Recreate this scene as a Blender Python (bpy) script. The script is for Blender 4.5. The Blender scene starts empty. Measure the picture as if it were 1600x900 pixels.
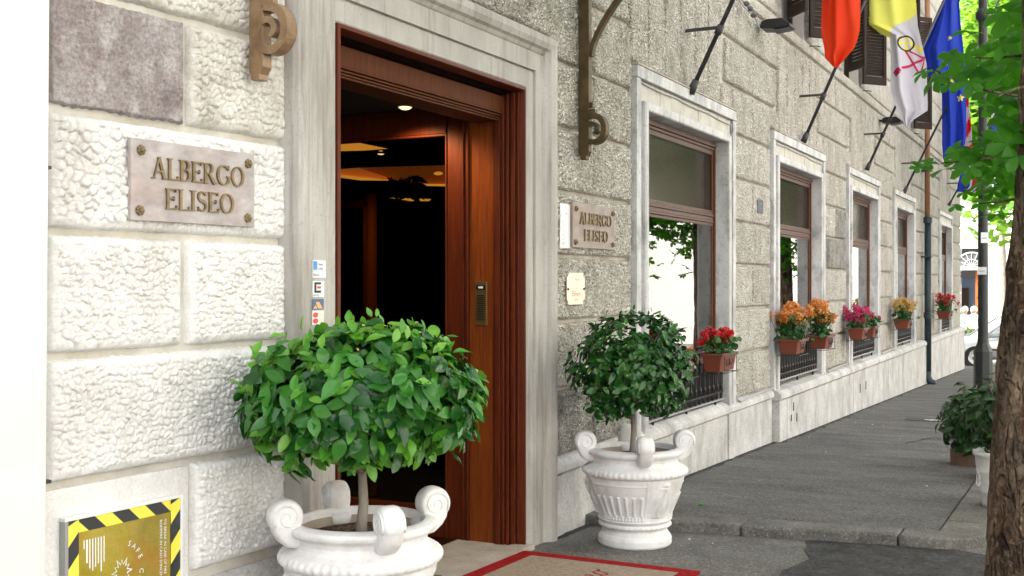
import bpy, math, random
import numpy as np
from mathutils import Vector, Matrix
random.seed(7)
RNG = np.random.default_rng(11)
SC = bpy.context.scene
COL = SC.collection
R = math.radians

# ------------------------------------------------------------------ camera, world, sun, exposure
CAMD = 3.0                                   # metres from the hotel wall; z = 0 is eye level
YAW = math.atan(905 / 1800)
cam_d = bpy.data.cameras.new("camera")
cam = bpy.data.objects.new("camera", cam_d); COL.objects.link(cam)
cam.location = (CAMD, 0, 0); cam.rotation_euler = (R(90), 0, YAW)
cam_d.lens = 40.5; cam_d.sensor_width = 36; cam_d.shift_y = -0.005
cam_d.clip_start = 0.05; cam_d.clip_end = 3000
SC.camera = cam

SUN_DIR = Vector((-0.60, -0.42, 1.0)).normalized()      # towards the sun: it stands behind the hotel
world = bpy.data.worlds.new("World"); SC.world = world; world.use_nodes = True
wn, wl = world.node_tree.nodes, world.node_tree.links
wn.clear()
sky = wn.new("ShaderNodeTexSky"); sky.sky_type = 'NISHITA'; sky.sun_disc = False
sky.sun_elevation = math.asin(SUN_DIR.z)
sky.sun_rotation = math.atan2(SUN_DIR.x, SUN_DIR.y)
sky.dust_density = 3.0; sky.air_density = 1.0; sky.ozone_density = 1.0
hs = wn.new("ShaderNodeHueSaturation"); hs.inputs["Saturation"].default_value = 0.22
bg = wn.new("ShaderNodeBackground"); bg.inputs["Strength"].default_value = 0.15
wo = wn.new("ShaderNodeOutputWorld")
wl.new(sky.outputs[0], hs.inputs["Color"]); wl.new(hs.outputs[0], bg.inputs[0]); wl.new(bg.outputs[0], wo.inputs[0])

sd = bpy.data.lights.new("sun", 'SUN'); sd.energy = 4.8; sd.angle = R(0.6); sd.color = (1.0, 0.95, 0.87)
sun = bpy.data.objects.new("sun", sd); COL.objects.link(sun)
sun.rotation_euler = SUN_DIR.to_track_quat('Z', 'Y').to_euler()

SC.view_settings.view_transform = 'Standard'; SC.view_settings.look = 'None'
SC.view_settings.exposure = 2.05; SC.view_settings.gamma = 1.0
SC.render.engine = 'CYCLES'
SC.cycles.max_bounces = 7; SC.cycles.diffuse_bounces = 4; SC.cycles.glossy_bounces = 4
SC.cycles.transmission_bounces = 5; SC.cycles.transparent_max_bounces = 12
SC.cycles.sample_clamp_indirect = 8
SC.cycles.use_denoising = True

# ------------------------------------------------------------------ photo geometry -> places on real planes
FF, HY = 1800., 442.
sS, cS = math.sin(YAW), math.cos(YAW)
def PX(px, py, X=0.0):                       # point on the plane x = X
    rx = (px - 800) / FF; ry = (HY - py) / FF
    k = (X - CAMD) / (cS * rx - sS)
    return Vector((X, k * (sS * rx + cS), k * ry))
def PY(px, py, Y):                           # point on the plane y = Y
    rx = (px - 800) / FF; ry = (HY - py) / FF
    k = Y / (sS * rx + cS)
    return Vector((CAMD + k * (cS * rx - sS), Y, k * ry))
def PK(px, py, k):                           # point at depth k
    rx = (px - 800) / FF; ry = (HY - py) / FF
    return Vector((CAMD + k * (cS * rx - sS), k * (sS * rx + cS), k * ry))
def road_z(y): return -1.565 - 0.0275 * (min(y, 45) - 6)
def walk_z(y): return road_z(y) + 0.065
def to_px(p):
    dx = p[0] - CAMD; k = -sS * dx + cS * p[1]; l = cS * dx + sS * p[1]
    if k < .05: return (-9999, -9999)
    return (800 + FF * l / k, HY - FF * p[2] / k)

# ------------------------------------------------------------------ materials
MATS = {}
def newmat(name):
    m = bpy.data.materials.new(name); m.use_nodes = True
    nt = m.node_tree; nt.nodes.clear()
    out = nt.nodes.new("ShaderNodeOutputMaterial")
    b = nt.nodes.new("ShaderNodeBsdfPrincipled")
    nt.links.new(b.outputs[0], out.inputs[0])
    MATS[name] = m
    return m, nt, b, out
def rgb(c): return (c[0], c[1], c[2], 1)
def simple(name, col, rough=0.6, metal=0.0, spec=0.5, coat=0.0):
    m, nt, b, o = newmat(name)
    b.inputs["Base Color"].default_value = rgb(col); b.inputs["Roughness"].default_value = rough
    b.inputs["Metallic"].default_value = metal; b.inputs["Specular IOR Level"].default_value = spec
    if coat: b.inputs["Coat Weight"].default_value = coat
    return m
def noise_mat(name, cols, scale=8, rough=0.8, bump=0.2, bscale=80, stretch=(1, 1, 1), detail=6, metal=0.0,
              stain=None, stain_scale=(3, 3, .5), stain_amt=.5, speck=None, speck_scale=160, speck_amt=.5, spec=.3, stops=None,
              bdist=.004, coat=0, grain=None):
    m, nt, b, o = newmat(name); N, L = nt.nodes, nt.links
    geo = N.new("ShaderNodeNewGeometry")
    mp = N.new("ShaderNodeMapping"); mp.inputs["Scale"].default_value = stretch
    L.new(geo.outputs["Position"], mp.inputs[0])
    n1 = N.new("ShaderNodeTexNoise"); n1.inputs["Scale"].default_value = scale; n1.inputs["Detail"].default_value = detail
    n1.inputs["Roughness"].default_value = .62
    L.new(mp.outputs[0], n1.inputs["Vector"])
    cr = N.new("ShaderNodeValToRGB"); e = cr.color_ramp.elements
    k = len(cols)
    ps = stops or [0.32 + 0.36 * i / (k - 1) for i in range(k)]
    e[0].position = ps[0]; e[0].color = rgb(cols[0]); e[1].position = ps[-1]; e[1].color = rgb(cols[-1])
    for i in range(1, k - 1):
        q = e.new(ps[i]); q.color = rgb(cols[i])
    L.new(n1.outputs["Fac"], cr.inputs[0])
    last = cr.outputs[0]
    if stain:
        m2 = N.new("ShaderNodeMapping"); m2.inputs["Scale"].default_value = stain_scale; m2.inputs["Location"].default_value = (3.1, 7.7, 1.3)
        L.new(geo.outputs["Position"], m2.inputs[0])
        n2 = N.new("ShaderNodeTexNoise"); n2.inputs["Scale"].default_value = 1; n2.inputs["Detail"].default_value = 7; n2.inputs["Roughness"].default_value = .65
        L.new(m2.outputs[0], n2.inputs["Vector"])
        r2 = N.new("ShaderNodeMapRange"); r2.inputs[1].default_value = .5; r2.inputs[2].default_value = .72; r2.inputs[4].default_value = stain_amt
        L.new(n2.outputs["Fac"], r2.inputs[0])
        mx = N.new("ShaderNodeMix"); mx.data_type = 'RGBA'
        L.new(r2.outputs[0], mx.inputs[0]); L.new(last, mx.inputs[6]); mx.inputs[7].default_value = rgb(stain)
        last = mx.outputs[2]
    if speck:
        n3 = N.new("ShaderNodeTexNoise"); n3.inputs["Scale"].default_value = speck_scale; n3.inputs["Detail"].default_value = 3
        L.new(geo.outputs["Position"], n3.inputs["Vector"])
        r3 = N.new("ShaderNodeMapRange"); r3.inputs[1].default_value = .58; r3.inputs[2].default_value = .68; r3.inputs[4].default_value = speck_amt
        L.new(n3.outputs["Fac"], r3.inputs[0])
        mx = N.new("ShaderNodeMix"); mx.data_type = 'RGBA'
        L.new(r3.outputs[0], mx.inputs[0]); L.new(last, mx.inputs[6]); mx.inputs[7].default_value = rgb(speck)
        last = mx.outputs[2]
    if grain:
        n4 = N.new("ShaderNodeTexNoise"); n4.inputs["Scale"].default_value = grain[0]; n4.inputs["Detail"].default_value = 4; n4.inputs["Roughness"].default_value = .75
        L.new(geo.outputs["Position"], n4.inputs["Vector"])
        r4 = N.new("ShaderNodeMapRange"); r4.inputs[1].default_value = .35; r4.inputs[2].default_value = .65; r4.inputs[3].default_value = grain[1]; r4.inputs[4].default_value = grain[2]
        L.new(n4.outputs["Fac"], r4.inputs[0])
        vm = N.new("ShaderNodeVectorMath"); vm.operation = 'SCALE'; L.new(last, vm.inputs[0]); L.new(r4.outputs[0], vm.inputs["Scale"])
        last = vm.outputs[0]
    L.new(last, b.inputs["Base Color"])
    b.inputs["Roughness"].default_value = rough; b.inputs["Metallic"].default_value = metal
    b.inputs["Specular IOR Level"].default_value = spec
    if coat: b.inputs["Coat Weight"].default_value = coat; b.inputs["Coat Roughness"].default_value = .15
    if bump:
        nb = N.new("ShaderNodeTexNoise"); nb.inputs["Scale"].default_value = bscale; nb.inputs["Detail"].default_value = 5
        L.new(geo.outputs["Position"], nb.inputs["Vector"])
        bp = N.new("ShaderNodeBump"); bp.inputs["Strength"].default_value = bump; bp.inputs["Distance"].default_value = bdist
        L.new(nb.outputs["Fac"], bp.inputs["Height"]); L.new(bp.outputs[0], b.inputs["Normal"])
    return m

def rustic(name, cols, vscale, bdist, stain, stain_amt, speck=None, speck_amt=.4, grain=(30, .82, 1.14)):
    """stone with fine vermiculated relief (pebbly grooves) as bump on top of the modelled relief"""
    m = noise_mat(name, cols, scale=5, rough=.9, bump=.35, bscale=150, stain=stain, stain_scale=(2.2, 2.2, .7), stain_amt=stain_amt,
                  speck=speck, speck_scale=48, speck_amt=speck_amt, spec=.15, grain=grain)
    nt = m.node_tree; N, L = nt.nodes, nt.links
    b = [n for n in N if n.type == 'BSDF_PRINCIPLED'][0]
    bp = [n for n in N if n.type == 'BUMP'][0]
    geo = [n for n in N if n.type == 'NEW_GEOMETRY'][0]
    v = N.new("ShaderNodeTexVoronoi"); v.feature = 'DISTANCE_TO_EDGE'; v.inputs["Scale"].default_value = vscale
    nz = N.new("ShaderNodeTexNoise"); nz.inputs["Scale"].default_value = vscale * .6
    L.new(geo.outputs["Position"], nz.inputs["Vector"])
    ad = N.new("ShaderNodeVectorMath"); ad.operation = 'MULTIPLY_ADD'; ad.inputs[1].default_value = (.045,) * 3
    L.new(nz.outputs["Color"], ad.inputs[0]); L.new(geo.outputs["Position"], ad.inputs[2]); L.new(ad.outputs[0], v.inputs["Vector"])
    mr = N.new("ShaderNodeMapRange"); mr.interpolation_type = 'SMOOTHSTEP'; mr.inputs[1].default_value = 0; mr.inputs[2].default_value = .28
    L.new(v.outputs["Distance"], mr.inputs[0])
    b2 = N.new("ShaderNodeBump"); b2.inputs["Strength"].default_value = 1; b2.inputs["Distance"].default_value = bdist
    L.new(mr.outputs[0], b2.inputs["Height"]); L.new(bp.outputs[0], b2.inputs["Normal"]); L.new(b2.outputs[0], b.inputs["Normal"])
    return m

noise_mat("stone_white", [(.70, .695, .68), (.79, .785, .775), (.83, .83, .825)], scale=3.5, rough=.9, bump=.25, bscale=220,
          stain=(.42, .395, .35), stain_scale=(3.5, 3.5, 1.6), stain_amt=.5, spec=.2, bdist=.003, grain=(90, .86, 1.06))
noise_mat("stone_cream_top", [(.54, .52, .46), (.68, .66, .61), (.78, .77, .73)], scale=6, rough=.9, bump=.25, bscale=220,
          stain=(.36, .335, .28), stain_scale=(4, 4, 2), stain_amt=.55, spec=.2, bdist=.003, grain=(90, .8, 1.06))
noise_mat("stone_bare_grey", [(.20, .17, .17), (.30, .265, .262), (.42, .395, .395)], scale=4, rough=.95, bump=.7, bscale=60,
          stain=(.60, .58, .57), stain_scale=(7, 7, 5), stain_amt=.75, speck=(.2, .12, .10), speck_scale=26, speck_amt=.35, spec=.15, bdist=.009, grain=(70, .7, 1.2))
noise_mat("plaster_white", [(.66, .665, .66), (.72, .72, .72), (.76, .76, .76)], scale=2, rough=.85, bump=.08, bscale=120, stain=(.62, .62, .60), stain_amt=.25)
rustic("stone_rustic", [(.55, .52, .445), (.70, .665, .585), (.79, .76, .69)], 36, .026, (.42, .385, .315), .55, speck=(.29, .26, .21), speck_amt=.45)
rustic("stone_rustic_pale", [(.61, .575, .495), (.74, .705, .63), (.81, .785, .72)], 34, .024, (.46, .42, .345), .5, speck=(.32, .285, .23), speck_amt=.4)
rustic("stone_rustic_dirty", [(.30, .285, .25), (.48, .465, .42), (.62, .61, .57)], 44, .024, (.13, .125, .11), .8, speck=(.10, .095, .08), speck_amt=.55)
noise_mat("stone_joint", [(.32, .295, .24), (.43, .40, .34), (.54, .515, .45)], scale=5, rough=.95, bump=.3, bscale=90, stain=(.2, .18, .13), stain_amt=.6)
noise_mat("stone_joint_white", [(.42, .395, .345), (.55, .53, .48), (.66, .645, .60)], scale=5, rough=.95, bump=.25, bscale=90, stain=(.45, .39, .30), stain_amt=.6)
noise_mat("marble_surround", [(.33, .315, .285), (.43, .415, .385), (.52, .505, .475)], scale=3, rough=.6, bump=.12, bscale=120, stretch=(1, 1, .45),
          stain=(.20, .18, .15), stain_scale=(16, 16, 1.3), stain_amt=.85, speck=(.30, .27, .23), speck_scale=60, speck_amt=.4)
noise_mat("marble_window", [(.43, .43, .43), (.56, .56, .56), (.65, .65, .65)], scale=5, rough=.6, bump=.15, bscale=120, stretch=(1, 1, .4),
          stain=(.17, .165, .16), stain_scale=(6, 6, 3.2), stain_amt=.85, speck=(.2, .2, .19), speck_scale=45, speck_amt=.4)
noise_mat("plinth_marble", [(.46, .455, .44), (.57, .565, .55), (.68, .675, .66)], scale=5, rough=.7, bump=.3, bscale=90, stretch=(1, 1, .8),
          stain=(.25, .245, .225), stain_scale=(3.2, 3.2, 1.5), stain_amt=.75, speck=(.2, .19, .17), speck_scale=55, speck_amt=.45, grain=(60, .82, 1.12))
noise_mat("upper_wall", [(.52, .50, .44), (.60, .585, .53), (.66, .65, .60)], scale=4, rough=.9, bump=.6, bscale=70, stain=(.38, .36, .31), stain_amt=.4, bdist=.01)
noise_mat("frieze_tile", [(.40, .385, .33), (.50, .48, .42), (.56, .54, .48)], scale=7, rough=.6, bump=.1, stain=(.3, .28, .23), stain_amt=.5)
# asphalt
noise_mat("asphalt_walk", [(.085, .083, .082), (.125, .122, .118), (.165, .16, .155)], scale=1.6, rough=.85, bump=.8, bscale=230, stretch=(.8, 1.9, 1),
          stain=(.062, .061, .062), stain_scale=(1.5, 4.2, 1), stain_amt=.5, speck=(.34, .32, .26), speck_scale=75, speck_amt=.75, spec=.25, bdist=.008, grain=(42, .60, 1.40))
noise_mat("asphalt_road", [(.105, .102, .098), (.145, .141, .135), (.18, .175, .167)], scale=2.5, rough=.9, bump=.6, bscale=240,
          stain=(.09, .088, .085), stain_scale=(1.6, 1.6, 1), stain_amt=.5, speck=(.36, .33, .26), speck_scale=80, speck_amt=.75, spec=.2, bdist=.008, grain=(50, .62, 1.38))
noise_mat("asphalt_patch", [(.028, .028, .029), (.046, .046, .046), (.070, .069, .068)], scale=7, rough=.85, bump=.9, bscale=170,
          speck=(.12, .115, .11), speck_scale=70, speck_amt=.5, spec=.3, bdist=.01, grain=(40, .5, 1.6))
noise_mat("kerb_granite", [(.085, .08, .072), (.13, .125, .115), (.18, .172, .16)], scale=4, rough=.85, bump=.5, bscale=120, stain=(.11, .10, .09), stain_scale=(3, 3, 8), stain_amt=.6,
          speck=(.36, .34, .3), speck_scale=90, speck_amt=.4, grain=(45, .7, 1.3))
noise_mat("landing_stone", [(.33, .30, .26), (.42, .385, .335), (.48, .445, .395)], scale=6, rough=.7, bump=.2, bscale=150, stain=(.26, .23, .19), stain_amt=.4,
          speck=(.22, .15, .12), speck_scale=60, speck_amt=.35, grain=(60, .8, 1.15))
# wood
def wood(name, c1, c2, rough=.32, coat=.35):
    return noise_mat(name, [c1, tuple((a + b) / 2 for a, b in zip(c1, c2)), c2], scale=5, stretch=(14, 14, .7), rough=rough, bump=.05, bscale=80, coat=coat, spec=.22)
wood("wood_mahogany", (.060, .010, .003), (.125, .022, .005), rough=.5, coat=0)
simple("wood_recess_shade", (.005, .002, .0015), .95, 0, .05)  # portal wood blackened: shade of the recess put into its colour
wood("wood_panel", (.12, .024, .004), (.22, .052, .008), rough=.45, coat=0)
wood("wood_header", (.060, .015, .003), (.12, .032, .007), rough=.7, coat=0)
wood("wood_window", (.085, .052, .042), (.17, .11, .09), rough=.55, coat=0)
wood("wood_window_edge", (.085, .032, .015), (.14, .055, .026), rough=.5, coat=0)
wood("wood_shutter", (.024, .015, .011), (.042, .028, .021), rough=.65, coat=0)
wood("wood_orange", (.30, .08, .02), (.42, .13, .035), rough=.5, coat=0)
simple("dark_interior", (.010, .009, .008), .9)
simple("dark_gloss", (.008, .006, .005), .25)
# metals, paints
noise_mat("bronze", [(.19, .118, .065), (.27, .175, .10), (.33, .225, .14)], scale=10, rough=.45, bump=.12, bscale=130, metal=.25, stain=(.13, .085, .04), stain_amt=.4, speck=(.45, .35, .22), speck_scale=90, speck_amt=.25)
noise_mat("bronze_dark", [(.05, .034, .013), (.08, .055, .022), (.11, .078, .035)], scale=10, rough=.5, bump=.1, bscale=130, metal=.3)
noise_mat("bronze_letter", [(.15, .11, .055), (.22, .165, .09), (.28, .21, .12)], scale=30, rough=.42, bump=.1, metal=.45)
noise_mat("plaque_marble", [(.29, .255, .25), (.40, .36, .355), (.50, .47, .47)], scale=3.5, stretch=(1, 2.2, 4.2), rough=.35, bump=.03, stain=(.42, .28, .235), stain_scale=(2, 3.5, 7), stain_amt=.65, spec=.45)
noise_mat("plaque_marble_warm", [(.17, .13, .105), (.23, .18, .15), (.29, .235, .20)], scale=3.5, stretch=(1, 2.2, 4.2), rough=.4, bump=.03, stain=(.30, .18, .14), stain_scale=(2, 3.5, 7), stain_amt=.5, spec=.4)
simple("brass_plate", (.80, .58, .46), .35, .25)
simple("brass_dark", (.30, .20, .07), .38, .8)
simple("iron_black", (.012, .012, .013), .42, .3)
simple("iron_grey", (.055, .055, .06), .5, .4)
simple("iron_sill", (.35, .36, .36), .5, .4)
noise_mat("lamp_paint", [(.007, .010, .010), (.014, .018, .019)], scale=8, rough=.45, bump=.2, bscale=60, spec=.5)
simple("chrome", (.7, .7, .7), .2, 1.0)
simple("white_paint", (.80, .80, .80), .5)
simple("paper_white", (.74, .77, .80), .45)
simple("paper_sun", (.80, .80, .80), .4)
simple("ink", (.03, .03, .035), .6)
simple("ink_grey", (.35, .36, .38), .6)
simple("sticker_blue", (.05, .25, .58), .4)
simple("sticker_navy", (.04, .10, .20), .4)
simple("sticker_red", (.62, .05, .05), .4)
simple("sticker_orange", (.80, .38, .14), .4)
simple("sticker_beige", (.75, .72, .55), .4)
simple("hazard_yellow", (.85, .76, .08), .45)
simple("hazard_black", (.030, .032, .036), .45)
noise_mat("amber_film", [(.22, .17, .015), (.34, .27, .03), (.42, .33, .05)], scale=3, rough=.12, bump=.5, bscale=9, stain=(.42, .16, .02), stain_scale=(5, 5, 5), stain_amt=.7, spec=.6, bdist=.02)
simple("print_white", (.85, .85, .80), .4)
simple("cable_grey", (.42, .42, .42), .5)
noise_mat("copper_pipe", [(.30, .15, .08), (.40, .21, .12)], scale=6, rough=.5, metal=.3, bump=.05)
noise_mat("pipe_blue_black", [(.018, .032, .040), (.030, .050, .060)], scale=6, rough=.35, bump=.08)
# pots, soil
noise_mat("pot_white", [(.68, .68, .68), (.76, .76, .76), (.80, .80, .805)], scale=9, rough=.5, bump=.3, bscale=45, stain=(.47, .42, .37), stain_scale=(9, 9, 7), stain_amt=.5, spec=.4, speck=(.45, .42, .38), speck_scale=40, speck_amt=.2)
noise_mat("pot_inside", [(.30, .24, .18), (.42, .36, .29)], scale=10, rough=.9, bump=.3)
noise_mat("soil", [(.02, .012, .008), (.09, .055, .032), (.26, .20, .15)], scale=55, rough=.95, bump=1, bscale=70, bdist=.02)
simple("terracotta", (.16, .032, .012), .6)
noise_mat("terracotta_old", [(.11, .065, .045), (.19, .13, .10)], scale=10, rough=.85, bump=.3)
noise_mat("bark_smooth", [(.16, .13, .105), (.235, .205, .17), (.30, .27, .23)], scale=18, stretch=(1, 1, .3), rough=.85, bump=.3, bscale=120)
# mat
noise_mat("mat_beige", [(.27, .22, .17), (.34, .28, .22), (.40, .335, .27)], scale=40, rough=1, bump=.9, bscale=420, spec=.05, bdist=.004, grain=(140, .7, 1.25))
noise_mat("mat_red", [(.22, .010, .012), (.30, .016, .020), (.36, .028, .032)], scale=40, rough=1, bump=.9, bscale=420, spec=.05, bdist=.004)

def bark_mat():
    m = noise_mat("bark_tree", [(.030, .022, .018), (.095, .070, .052), (.19, .15, .115), (.30, .25, .20)], scale=7, stretch=(1, 1, .45), rough=.95,
                  bump=1, bscale=22, stain=(.20, .085, .04), stain_scale=(9, 9, 6), stain_amt=.4, speck=(.42, .34, .25), speck_scale=30, speck_amt=.35, bdist=.03, spec=.2, stops=[.3, .43, .56, .7])
bark_mat()

def crack_mat():
    m = M_bark = MATS["bark_tree"]; nt = m.node_tree; N, L = nt.nodes, nt.links
    b = [n for n in N if n.type == 'BSDF_PRINCIPLED'][0]; bp = [n for n in N if n.type == 'BUMP'][0]; geo = [n for n in N if n.type == 'NEW_GEOMETRY'][0]
    mp = N.new("ShaderNodeMapping"); mp.inputs["Scale"].default_value = (1, 1, .42); L.new(geo.outputs["Position"], mp.inputs[0])
    nz = N.new("ShaderNodeTexNoise"); nz.inputs["Scale"].default_value = 16; nz.inputs["Detail"].default_value = 5; L.new(mp.outputs[0], nz.inputs["Vector"])
    ad = N.new("ShaderNodeVectorMath"); ad.operation = 'MULTIPLY_ADD'; ad.inputs[1].default_value = (.09,) * 3; L.new(nz.outputs["Color"], ad.inputs[0]); L.new(mp.outputs[0], ad.inputs[2])
    v = N.new("ShaderNodeTexVoronoi"); v.feature = 'DISTANCE_TO_EDGE'; v.inputs["Scale"].default_value = 19; L.new(ad.outputs[0], v.inputs["Vector"])
    mr = N.new("ShaderNodeMapRange"); mr.interpolation_type = 'SMOOTHSTEP'; mr.inputs[2].default_value = .22; L.new(v.outputs["Distance"], mr.inputs[0])
    b2 = N.new("ShaderNodeBump"); b2.inputs["Distance"].default_value = .022; L.new(mr.outputs[0], b2.inputs["Height"]); L.new(bp.outputs[0], b2.inputs["Normal"]); L.new(b2.outputs[0], b.inputs["Normal"])
    vc = N.new("ShaderNodeTexVoronoi"); vc.inputs["Scale"].default_value = 19; L.new(ad.outputs[0], vc.inputs["Vector"])
    src = b.inputs["Base Color"].links[0].from_socket
    hs_ = N.new("ShaderNodeMix"); hs_.data_type = 'RGBA'; hs_.blend_type = 'MULTIPLY'; hs_.inputs[0].default_value = .55
    cr = N.new("ShaderNodeValToRGB"); cr.color_ramp.elements[0].color = (.35, .30, .27, 1); cr.color_ramp.elements[1].color = (1.5, 1.3, 1.1, 1); L.new(vc.outputs["Color"], cr.inputs[0])
    L.new(src, hs_.inputs[6]); L.new(cr.outputs[0], hs_.inputs[7]); L.new(hs_.outputs[2], b.inputs["Base Color"])
crack_mat()

def leaf_mat(name, c1, c2, rough=.35, trans=.25, tcol=None, coat=0):
    m, nt, b, out = newmat(name); N, L = nt.nodes, nt.links
    geo = N.new("ShaderNodeNewGeometry"); oi = N.new("ShaderNodeObjectInfo")
    ad = N.new("ShaderNodeMath"); ad.operation = 'ADD'; L.new(geo.outputs["Random Per Island"], ad.inputs[0]); L.new(oi.outputs["Random"], ad.inputs[1])
    fr = N.new("ShaderNodeMath"); fr.operation = 'FRACT'; L.new(ad.outputs[0], fr.inputs[0])
    cr = N.new("ShaderNodeValToRGB"); e = cr.color_ramp.elements
    e[0].color = rgb(c1); e[1].color = rgb(c2); e[0].position = .1; e[1].position = .95
    L.new(fr.outputs[0], cr.inputs[0])
    nz = N.new("ShaderNodeTexNoise"); nz.inputs["Scale"].default_value = 60; L.new(geo.outputs["Position"], nz.inputs["Vector"])
    mm = N.new("ShaderNodeMix"); mm.data_type = 'RGBA'; mm.blend_type = 'MULTIPLY'; mm.inputs[0].default_value = .35
    L.new(cr.outputs[0], mm.inputs[6]); L.new(nz.outputs["Color"], mm.inputs[7])
    L.new(mm.outputs[2], b.inputs["Base Color"]); b.inputs["Roughness"].default_value = rough
    b.inputs["Specular IOR Level"].default_value = .5
    bp = N.new("ShaderNodeBump"); bp.inputs["Strength"].default_value = .5; bp.inputs["Distance"].default_value = .004
    L.new(nz.outputs["Fac"], bp.inputs["Height"]); L.new(bp.outputs[0], b.inputs["Normal"])
    tr = N.new("ShaderNodeBsdfTranslucent")
    if tcol: tr.inputs[0].default_value = rgb(tcol)
    else: L.new(cr.outputs[0], tr.inputs[0])
    ms = N.new("ShaderNodeMixShader"); ms.inputs[0].default_value = trans
    L.new(b.outputs[0], ms.inputs[1]); L.new(tr.outputs[0], ms.inputs[2]); L.new(ms.outputs[0], out.inputs[0])
    return m
leaf_mat("leaf_bay", (.012, .085, .014), (.060, .26, .030), rough=.25, trans=.22)
leaf_mat("leaf_bay_new", (.08, .33, .022), (.20, .50, .045), rough=.3, trans=.3)
leaf_mat("leaf_bay_dark", (.009, .056, .008), (.032, .155, .018), rough=.27, trans=.12)
leaf_mat("leaf_chestnut", (.022, .12, .006), (.060, .24, .012), rough=.5, trans=.5, tcol=(.10, .42, .008))
leaf_mat("leaf_far", (.06, .19, .02), (.13, .30, .035), rough=.5, trans=.5, tcol=(.24, .46, .03))
leaf_mat("leaf_geranium", (.020, .09, .018), (.045, .17, .03), rough=.5, trans=.25)
leaf_mat("leaf_shrub", (.014, .055, .012), (.035, .12, .022), rough=.4, trans=.2)
leaf_mat("petal_red", (.55, .006, .012), (.75, .02, .02), rough=.5, trans=.3)
leaf_mat("petal_orange", (.80, .27, .04), (.88, .42, .12), rough=.5, trans=.3)
leaf_mat("petal_pink", (.60, .03, .13), (.74, .07, .22), rough=.5, trans=.3)
leaf_mat("petal_yellow", (.75, .42, .08), (.82, .58, .22), rough=.5, trans=.3)
def cloth(name, c, trans=.3, tcol=None):
    m, nt, b, out = newmat(name); N, L = nt.nodes, nt.links
    b.inputs["Base Color"].default_value = rgb(c); b.inputs["Roughness"].default_value = .75; b.inputs["Specular IOR Level"].default_value = .2
    tr = N.new("ShaderNodeBsdfTranslucent"); tr.inputs[0].default_value = rgb(tcol or c)
    ms = N.new("ShaderNodeMixShader"); ms.inputs[0].default_value = trans
    L.new(b.outputs[0], ms.inputs[1]); L.new(tr.outputs[0], ms.inputs[2]); L.new(ms.outputs[0], out.inputs[0])
cloth("flag_red", (.72, .050, .012)); cloth("flag_yellow", (.80, .78, .16)); cloth("flag_white", (.62, .60, .66))
cloth("flag_blue", (.020, .050, .42)); cloth("flag_gold", (.80, .72, .10)); cloth("flag_crimson", (.55, .03, .10)); cloth("flag_black", (.03, .03, .03))
cloth("curtain", (.80, .82, .82), .4); cloth("blind", (.055, .042, .030), .05); cloth("flag_scarlet", (.65, .03, .03))
def glass(name, tint=(.9, .93, .92), ior=1.5, boost=1.0, rough=0.0):
    m, nt, b, out = newmat(name); N, L = nt.nodes, nt.links
    N.remove(b)
    fz = N.new("ShaderNodeFresnel"); fz.inputs[0].default_value = ior
    mul = N.new("ShaderNodeMath"); mul.operation = 'MULTIPLY'; mul.use_clamp = True; mul.inputs[1].default_value = boost
    L.new(fz.outputs[0], mul.inputs[0])
    tp = N.new("ShaderNodeBsdfTransparent"); tp.inputs[0].default_value = rgb(tint)
    gl = N.new("ShaderNodeBsdfGlossy"); gl.inputs["Roughness"].default_value = rough
    ms = N.new("ShaderNodeMixShader"); L.new(mul.outputs[0], ms.inputs[0]); L.new(tp.outputs[0], ms.inputs[1]); L.new(gl.outputs[0], ms.inputs[2])
    L.new(ms.outputs[0], out.inputs[0])
glass("pane_glass", boost=1.8); glass("pane_dull", boost=.22, rough=.15, tint=(.8, .78, .74)); glass("vestibule_glass", boost=.8, tint=(.75, .72, .68)); glass("car_glass", tint=(.45, .48, .5), boost=2.2)
def emit(name, c, s):
    m, nt, b, out = newmat(name)
    b.inputs["Base Color"].default_value = rgb(c); b.inputs["Emission Color"].default_value = rgb(c); b.inputs["Emission Strength"].default_value = s
emit("lamp_glow", (1, .72, .36), .50); emit("cove_glow", (1, .42, .05), .22); emit("soffit_glow", (.9, .22, .03), .030); emit("soffit_glow2", (1, .30, .04), .08)
simple("facade_white", (.80, .78, .74), .85); simple("facade_cream", (.80, .76, .66), .85); simple("window_dark", (.08, .09, .10), .2)
simple("far_grey", (.10, .10, .11), .7); simple("far_blue", (.10, .15, .24), .6)
simple("car_silver", (.62, .63, .65), .28, .5, coat=.6); simple("tyre", (.02, .02, .02), .8); simple("car_dark", (.03, .03, .035), .5)
simple("skin", (.50, .30, .22), .6); simple("hair_white", (.75, .74, .72), .8); simple("shirt_white", (.82, .82, .84), .8)
simple("shirt_lilac", (.34, .32, .42), .8); simple("trouser_dark", (.03, .035, .06), .8); simple("trouser_grey", (.18, .17, .17), .8)
M = MATS

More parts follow.
